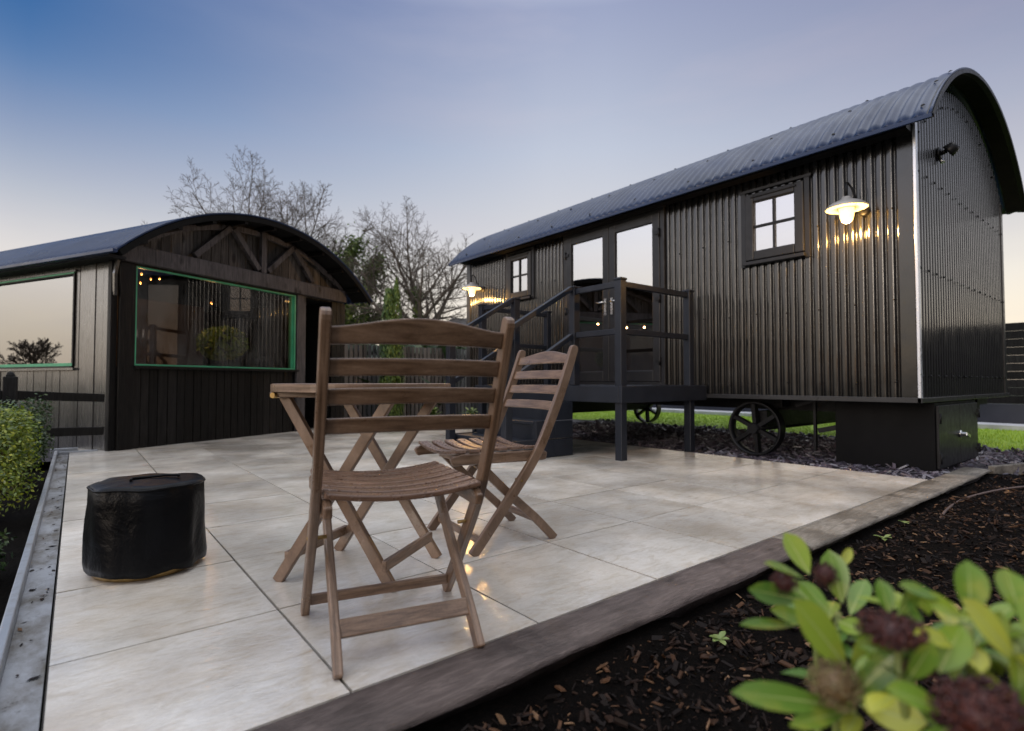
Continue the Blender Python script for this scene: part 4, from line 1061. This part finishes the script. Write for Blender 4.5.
def shrub(root, leaves, buds, stems_, filler, label, seed):
    rnd = random.Random(seed)
    o = empty('skimmia_shrub', (root[0], root[1], -.1), 0, label, 'shrub', 'skimmia shrubs in the bark bed')
    base = Vector((root[0], root[1], -.1)); lf = MB(); rb_ = MB(); gb_ = MB(); st_ = MB(); nr = ng = 0
    for (bx, by, bd, tx, ty, td, w, roll) in leaves:
        p, q = spot(bx, by, bd) - base, spot(tx, ty, td) - base
        d = q - p; L_ = d.length; W_ = w / 545. * (bd + td) / 2
        toc = (-(FW_ * .8) + Vector((0, 0, .55))).normalized()
        n = (Matrix.Rotation(roll, 3, d.normalized()) @ toc)
        leaf_blade(lf, p, d, n, L_, W_, rnd.uniform(.02, .12), rnd.uniform(.15, .4), True)
    for (c, n_, spread_, L0) in filler:
        cc = spot(*c) - base
        for k in range(n_):
            a = k * 2.4 + rnd.uniform(-.4, .4); el = rnd.uniform(-.2, .8)
            d = Vector((math.cos(a) * math.cos(el), math.sin(a) * math.cos(el), math.sin(el)))
            leaf_blade(lf, cc + d * .008 + Vector((rnd.gauss(0, spread_), rnd.gauss(0, spread_), rnd.gauss(0, spread_ * .6))), d, Vector((0, 0, 1)), L0 * rnd.uniform(.7, 1.1), L0 * rnd.uniform(.30, .38), rnd.uniform(.05, .3), rnd.uniform(.2, .4), True)
    for (bx, by, bd, rx, rz, kind) in buds:
        c = spot(bx, by, bd) - base; RX, RZ = rx / 545. * bd, rz / 545. * bd
        t_ = rb_ if kind == 'red' else gb_
        if kind == 'red': nr += 1
        else: ng += 1
        t_.lathe([(0, -RZ * .8), (RX * .6, -RZ * .6), (RX * .85, 0), (RX * .6, RZ * .6), (0, RZ * .85)], 12, c)
        for _ in range(int(150 + 2200 * RX * 10)):
            dd = rnd_dir(rnd); pos = c + Vector((dd.x * RX, dd.y * RX, dd.z * RZ)) * rnd.uniform(.80, 1.22); sz = RX * rnd.uniform(.045, .085)
            t_.lathe([(0, -sz), (sz * .85, -sz * .3), (sz * .8, sz * .5), (0, sz)], 5, pos)
    for (ax, ay, ad) in stems_:
        q = spot(ax, ay, ad) - base
        st_.tube(catmull([(q.x * .15, q.y * .15, 0), (q.x * .6, q.y * .6, q.z * .5), tuple(q)], 4), .0042, 6)
    st_.build('stem', M['stem_green'], o); lf.build('foliage', [M['skimmia_leaf'], M['leaf_rib']], o)
    if nr: rb_.build('red_buds', M['skimmia_bud'], o)
    if ng: gb_.build('green_buds', M['skimmia_bud_green'], o)
    return o
def rnd_dir(rnd): return Vector((rnd.gauss(0, 1), rnd.gauss(0, 1), rnd.gauss(0, 1))).normalized()
shrub((.80, .33), [
    (806, 572, .70, 783, 531, .72, 24, .1), (800, 576, .69, 764, 559, .66, 12, .5), (797, 597, .69, 750, 587, .66, 20, -.3), (792, 622, .69, 738, 620, .64, 11, .4),
    (838, 600, .71, 826, 548, .73, 24, -.3), (834, 566, .73, 851, 546, .75, 9, .2), (826, 612, .68, 798, 577, .70, 20, .4), (846, 612, .70, 862, 575, .73, 18, -.6), (812, 606, .70, 778, 571, .74, 16, .2), (834, 618, .69, 858, 628, .66, 18, .2), (810, 620, .69, 772, 606, .66, 14, -.1)],
    [(781, 580, .68, 11, 10, 'red'), (822, 573, .71, 10, 11, 'red'), (833, 634, .70, 9, 9, 'red')], [(812, 610, .70), (834, 610, .71)], [((824, 628, .71), 8, .012, .055)],
    'green skimmia sprig nearest the timber sleeper, with three tiny red bud heads', 3)
shrub((.66, .25), [
    (842, 664, .58, 793, 598, .57, 37, .05), (828, 700, .57, 733, 684, .53, 26, .25), (848, 690, .57, 906, 640, .55, 26, -.3), (846, 676, .58, 880, 622, .60, 26, -.2), (838, 706, .57, 790, 716, .53, 16, .2), (856, 700, .57, 918, 716, .53, 30, .1), (852, 694, .58, 892, 668, .56, 30, -.5), (836, 672, .59, 820, 640, .62, 20, .3)],
    [(829, 679, .565, 21, 19, 'green')], [(838, 694, .575), (846, 700, .58)], [((850, 705, .58), 7, .012, .055)],
    'skimmia with one brown bud head and long leaves, lowest in the foreground bed', 4)
shrub((.70, .14), [
    (958, 616, .54, 914, 590, .55, 19, .2), (884, 610, .56, 876, 577, .57, 17, -.1), (892, 612, .55, 914, 580, .56, 18, .5), (936, 596, .55, 895, 582, .55, 15, .4), (964, 612, .53, 966, 559, .54, 30, -.1), (1008, 658, .50, 965, 596, .50, 31, .1), (1012, 612, .51, 1002, 566, .53, 36, .1),
    (900, 676, .52, 928, 640, .51, 24, .3), (932, 668, .52, 956, 622, .53, 30, -.3), (1010, 690, .49, 1014, 650, .50, 36, .2), (1026, 640, .49, 1030, 590, .51, 30, -.2), (984, 640, .52, 1000, 610, .53, 22, .3), (950, 640, .53, 912, 628, .52, 18, .3), (940, 706, .49, 880, 682, .49, 24, .3), (1000, 706, .48, 1040, 690, .47, 26, .1), (915, 628, .54, 900, 600, .56, 16, .2)],
    [(886, 626, .545, 26, 13, 'red'), (974, 708, .465, 36, 27, 'red'), (913, 664, .53, 12, 9, 'red')], [(890, 632, .545), (972, 716, .47), (962, 622, .53), (1010, 640, .50)],
    [((960, 655, .55), 14, .02, .06), ((1015, 660, .54), 12, .02, .06), ((915, 690, .53), 10, .015, .055), ((930, 640, .57), 10, .02, .055)],
    'largest yellow green skimmia, with dark red bud heads, in the right foreground corner', 5)
# seedlings in the bed
def weed(x, y, s, label):
    r = empty('weed_seedling', (x, y, bedz(x, y) + .005), 0, label, 'weed', 'small weeds in the bark bed')
    b = MB()
    for k in range(6):
        a = k * 1.1 + random.uniform(-.3, .3); d = Vector((math.cos(a), math.sin(a), random.uniform(.3, .9))); leaf_blade(b, (0, 0, .012), d, (0, 0, 1), s * random.uniform(.7, 1.1), s * .5, .3, .2)
    b.build('leaves', M['weed_leaf'], r); b = MB(); b.tube([(0, 0, -.01), (0, 0, .014)], .002, 5); b.build('stem', M['stem_brown'], r)
weed(1.56, .93, .035, 'pale green weed seedling in the middle of the bark mulch')
weed(3.22, 1.0, .045, 'green weed seedling close to the grey sleeper')
weed(3.6, 1.02, .035, 'tiny pale weed by the start of the brown hose')
b = MB(); b.tube(catmull([(3.55, .80, -.13), (3.82, .92, -.07), (4.4, 1.0, -.055), (5.0, .98, -.05), (5.7, .82, -.05), (6.6, .4, -.06)], 8), .008, 8)
tag(b.build('irrigation_hose', M['hose']), 'brown irrigation hose curving over the bark bed', 'hose')

def bush(loc, rad, n, label, mat, ls=.013, group='shrubs beside the patio'):
    r = empty('round_shrub', (loc[0], loc[1], -.12), 0, label, 'shrub', group)
    f = MB(); s_ = MB()
    zc = loc[2] + .12
    lobes = [(Vector((random.uniform(-.5, .5) * rad[0], random.uniform(-.5, .5) * rad[1], zc + random.uniform(-.3, .55) * rad[2])), random.uniform(.28, .58)) for _ in range(26)]
    for _ in range(n):
        c, q = random.choice(lobes); d = rv(); rr = q * (random.random() ** .35)
        p = c + Vector((d.x * rad[0] * rr, d.y * rad[1] * rr, d.z * rad[2] * rr)); p.z = max(p.z, .02)
        nn_ = (d + rv() * .9 + Vector((0, 0, .4))); leafquad(f, p, nn_, d + rv() * .6, ls * random.uniform(.7, 1.3), ls * .55)
    for c, q in lobes: s_.tube([(random.uniform(-.03, .03), random.uniform(-.03, .03), 0), tuple(c * .6 + Vector((0, 0, .02))), tuple(c)], [.008, .005, .003], 5)
    f.build('foliage', mat, r); s_.build('stem', M['stem_brown'], r)
bush((-.42, 4.75, .27), (.30, .60, .40), 11000, 'bright yellow green clipped shrub at the left edge of the patio', M['box_leaf'])
bush((-.36, 5.95, .26), (.24, .4, .42), 5000, 'dark green shrub behind the bright one, beside the post and rail fence', M['dark_leaf'], .016)
bush((-.42, 3.3, -.02), (.22, .3, .16), 2200, 'low dark plant in the soil beside the steel edging', M['dark_leaf'], .016)

# post and rail fence by the shed
pf = empty('post_and_rail_fence', (-.47, 6.78, 0), 0, 'dark post and rail fence running from the shrub to the shed', 'fence')
b = MB(); b.bb((-.05, -.05, -.15), (.05, .05, .80)); b.lathe([(.05, 0), (.03, .04), (0, .045)], 4, (0, 0, .80), Matrix.Rotation(R(45), 3, 'Z')); b.build('post', M['dark_fence'], pf, bevel=.008)
b = MB(); b.bb((-1.85, -.60, -.15), (-1.75, -.50, .80)); b.build('post', M['dark_fence'], pf, bevel=.008)
for zz in (.63, .28):
    b = MB(); b.strip([(-1.8, -.55, zz), (0, -.0, zz), (.70, .50, zz - .05)], .05, .085, (0, 1, 0)); b.build('rail', M['dark_fence'], pf, bevel=.006)

# ================================================================== BACKGROUND
# pale slatted fence behind the patio
fb = empty('slatted_fence', (2.95, 10.45, 0), 0, 'grey fence of upright slats with gaps at the back of the patio', 'fence')
b = MB(); x = 0
while x < 6.1:
    b.bb((x, -.01, -.05), (x + .072, .012, 1.50 + random.uniform(-.006, .006))); x += .098
b.build('slats', M['grey_fence'], fb)
b = MB()
for zz in (.3, .8, 1.3): b.bb((0, .013, zz), (6.1, .05, zz + .07))
b.build('rail', M['dark_fence'], fb)
for x in (0, 1.5, 3.0, 4.5, 6.05):
    b = MB(); b.bb((x, .05, -.1), (x + .09, .14, 1.5)); b.build('post', M['dark_fence'], fb)
# tall dark fence beyond the lawn
fr = empty('tall_dark_fence', (14.0, -7, 0), 0, 'tall dark boarded fence standing beyond the lawn', 'fence')
b = MB()
for k in range(11):
    z = .18 + k * .155; b.bb((0, 0, z), (.022, 10.9, z + .152))
b.build('boards', M['dark_fence'], fr)
for k in range(6):
    b = MB(); b.bb((-.10, k * 2.0 + .25, -.2), (-.004, k * 2.0 + .36, 1.90)); b.build('post', M['dark_fence'], fr)
b = MB(); b.bb((12.72, -8, -.2), (12.95, 24, .36)); tag(b.build('low_wall', M['dark_wall']), 'low dark wall along the path beyond the lawn', 'wall')

# ---- bare trees
def bare_tree(loc, height, label, seed, stems=1, stem_spread=.3, ivy=None, trunk_r=.2, trunk_f=.30, kids=(7, 8, 7, 4), spread=.62, limb=.62, twig_r=.0060, group='bare trees behind the buildings'):
    """trunk > ascending limbs > branches > twigs, each fanning out from the one below"""
    rnd = random.Random(seed)
    r = empty('bare_tree', loc, 0, label, 'tree', group)
    tk = MB(); cw = MB(); main = []
    def line(p, d, L_, r0, r1, n, wob, up):
        pts = [p.copy()]; rs = [r0]; q = p.copy(); dd = d.copy()
        for i in range(n):
            dd = (dd + Vector((rnd.gauss(0, wob), rnd.gauss(0, wob), rnd.gauss(0, wob * .6) + up))).normalized()
            q = q + dd * (L_ / n); pts.append(q.copy()); rs.append(r0 + (r1 - r0) * (i + 1) / n)
        return pts, rs, dd
    def at(pts, rs, t_):
        f = t_ * (len(pts) - 1); k = min(len(pts) - 2, int(f)); u = f - k
        return pts[k].lerp(pts[k+1], u), rs[k] + (rs[k+1] - rs[k]) * u, (pts[k+1] - pts[k]).normalized()
    def branch(p, d, L_, rad, lev):
        n = 6 if lev == 0 else (5 if lev == 1 else (4 if lev == 2 else 3))
        end = max(twig_r, rad * (.30 if lev < 2 else .4))
        pts, rs, dd = line(p, d, L_, rad, end, n, (.05, .07, .10, .14)[min(lev, 3)], (.04, .05, .04, .03)[min(lev, 3)])
        (tk if lev == 0 else cw).tube(pts, rs, (8, 6, 4, 3, 3)[min(lev, 4)], cap=False)
        if lev <= 1: main.append((pts, rs, lev))
        if lev >= len(kids): return
        k = kids[lev]
        for i in range(k):
            t_ = (.22 if lev else .30) + (.78 if lev else .70) * (i + rnd.random() * .8) / k; t_ = min(t_, 1)
            pos, rr, tn = at(pts, rs, t_)
            ang = spread * rnd.uniform(.65, 1.25) * (1.15 - .55 * t_)
            az = i * 2.4 + rnd.uniform(-.5, .5); e1 = tn.orthogonal().normalized(); e2 = tn.cross(e1)
            nd = (tn * math.cos(ang) + (e1 * math.cos(az) + e2 * math.sin(az)) * math.sin(ang)).normalized()
            f = (limb if lev == 0 else .50) * rnd.uniform(.75, 1.1) * (1.25 - .60 * t_)
            branch(pos, nd, L_ * f, max(twig_r, rr * (.60 if lev == 0 else .55)), lev + 1)
    for s_ in range(stems):
        a = 2 * math.pi * s_ / stems + rnd.uniform(-.3, .3) + .3
        k = stem_spread if stems > 1 else 0
        d = Vector((math.cos(a) * k, math.sin(a) * k, 1)).normalized()
        branch(Vector((math.cos(a) * .2 * k, math.sin(a) * .2 * k, -.3)), d, height * rnd.uniform(.72, .82), trunk_r, 0)
    tk.build('trunk', M['bark'], r); cw.build('crown', M['twig'], r)
    if ivy:
        iv = MB(); n, rad_, maxlev, z0, z1, tmax = ivy
        segs = [(pts[i], pts[i+1], rs[i]) for pts, rs, lev in main if lev <= maxlev for i in range(len(pts) - 1) if lev == 0 or i < tmax]
        while n > 0:
            a, c, rr = rnd.choice(segs); p = a.lerp(c, rnd.random()); n -= 1
            if not z0 < p.z < z1: continue
            clump = .5 + noise.noise(p * 1.6) * 1.3
            if rnd.random() > clump + .35: continue
            k = rr + rad_ * abs(rnd.gauss(.15, .5)) * max(.2, clump); d = Vector((rnd.gauss(0, 1), rnd.gauss(0, 1), rnd.gauss(0, .6))).normalized()
            leafquad(iv, p + d * k, d + Vector((rnd.gauss(0, .5), rnd.gauss(0, .5), rnd.gauss(0, .5))), rv(), rnd.uniform(.05, .10), rnd.uniform(.035, .06))
        iv.build('ivy', M['ivy_leaf'], r)
    return r
bare_tree((6.0, 22.2, 0), 8.8, 'wide bare tree with ivy clad stems rising behind the shed roof', 14, stems=3, stem_spread=.16, ivy=(9000, .30, 0, 1.0, 8.4, 3), trunk_r=.15, kids=(9, 9, 7, 4), spread=.98, limb=.60)
bare_tree((9.0, 22.2, 0), 7.8, 'bare tree hung with thick ivy at the right end of the shed roof', 5, stems=2, stem_spread=.22, ivy=(16000, .75, 1, 2.0, 6.4, 3), trunk_r=.16, kids=(6, 7, 6, 4), spread=.70, limb=.42)
bare_tree((10.95, 19.4, 0), 7.3, 'bare round crowned tree with ivy on its trunk, between shed and hut', 31, stems=1, ivy=(6000, .30, 0, -.2, 4.4, 3), trunk_r=.24, kids=(15, 10, 8, 4), spread=.95, limb=.74)

# clipped conifer in front of the slatted fence
cf = empty('conifer', (4.92, 10.0, 0), 0, 'narrow bright green conifer in front of the slatted fence', 'conifer')
b = MB()
for _ in range(5200):
    tip = random.random() < .45
    u = random.random(); z = .05 + u * (2.78 if tip else 2.55)
    rr = .27 * (1 - (z / 2.85) ** 2.2) ** .8 * (random.random() ** .3)
    a = random.uniform(0, 6.28); ox = (.09 if tip else -.08) * (z / 2.7)
    leafquad(b, (ox + rr * math.cos(a), rr * math.sin(a), z), (math.cos(a), math.sin(a), .3 + random.gauss(0, .3)), (random.gauss(0, .25), random.gauss(0, .25), 1), random.uniform(.03, .06), .014)
b.build('foliage', M['conifer_leaf'], cf); b = MB(); b.tube([(0, 0, -.1), (0, 0, 2.3)], [.05, .015], 8); b.build('trunk', M['bark'], cf)
# low planting at the foot of the fence
def tuft(x, y, s, label):
    r = empty('leafy_plant', (x, y, -.05), 0, label, 'plant', 'plants at the foot of the slatted fence'); b = MB()
    for k in range(60):
        a = random.uniform(0, 6.28); d = Vector((math.cos(a), math.sin(a), random.uniform(.3, 1.4))); leaf_blade(b, (random.gauss(0, .06), random.gauss(0, .06), random.uniform(.02, .2)), d, (0, 0, 1), s * random.uniform(.6, 1.1), s * .28, .4, .2)
    b.build('leaves', M['ivy_leaf'], r)
tuft(5.7, 9.75, .22, 'small leafy plant at the fence foot, right of the conifer')
tuft(6.3, 9.2, .18, 'smallest leafy plant near the far steps post')

# farm house far behind
hs = empty('stone_house', (25.0, 38.8, -.9), R(-38), 'distant stone house with slate roof behind the trees', 'house')
b = MB(); b.bb((-1.4, -3, 0), (4.4, 3, 5.3)); b.build('wall', M['house_stone'], hs)
b = MB(); b.prism([(-1.7, 5.25), (0, 6.7), (3.2, 6.5), (4.7, 5.25)], -3.3, 3.3); b.build('roof', M['house_roof'], hs)
def hedge(x0, y0, x1, y1, h, n, label):
    b = MB()
    for _ in range(n):
        t_ = random.random(); p = Vector((x0 + (x1 - x0) * t_ + random.gauss(0, .5), y0 + (y1 - y0) * t_ + random.gauss(0, .5), 0)); hh = h * (.75 + .35 * noise.noise(Vector((t_ * 18, 1, 0))))
        p.z = random.uniform(0, hh); leafquad(b, p, rv(), rv(), .22, .15)
    return tag(b.build('hedge', M['dark_leaf']), label, 'hedge')
hedge(14.5, 30, 34, 26, 4.4, 9000, 'distant overgrown hedge seen between the shed and the hut')
hedge(20, -16, 20, 1.5, 2.9, 7000, 'dark hedge added out of view beyond the tall dark fence')  # unseen hedge added to darken what the hut's end wall reflects
hedge(-2.8, 7.6, -8.5, 14.0, .80, 6000, 'low dark hedge added out of view beyond the post and rail fence')  # added out of view, so the shed's lower side wall mirrors dark
hedge(2.2, 12.2, 9.5, 12.2, 1.95, 18000, 'dark hedge close behind the grey slatted fence')
# trees out in the fields that the shed window mirrors
for k, (d_, off, sd_) in enumerate(((46, -2.2, 21), (48, 2.6, 22))):
    dx_, dy_ = -.753, .658
    px, py = dx_ * d_ - dy_ * off, 8.4 + dy_ * d_ + dx_ * off
    bare_tree((px, py, -.2), 4.6, ('left' if k else 'right') + ' bare field tree of the pair mirrored in the shed window', sd_, stems=1, trunk_r=.2, kids=(10, 8, 6, 3), spread=.85, limb=.75, twig_r=.02, group='bare field trees mirrored in the shed window')
hedge(-75, 46, -20, 86, 1.7, 7000, 'dark field hedge mirrored low in the shed window')
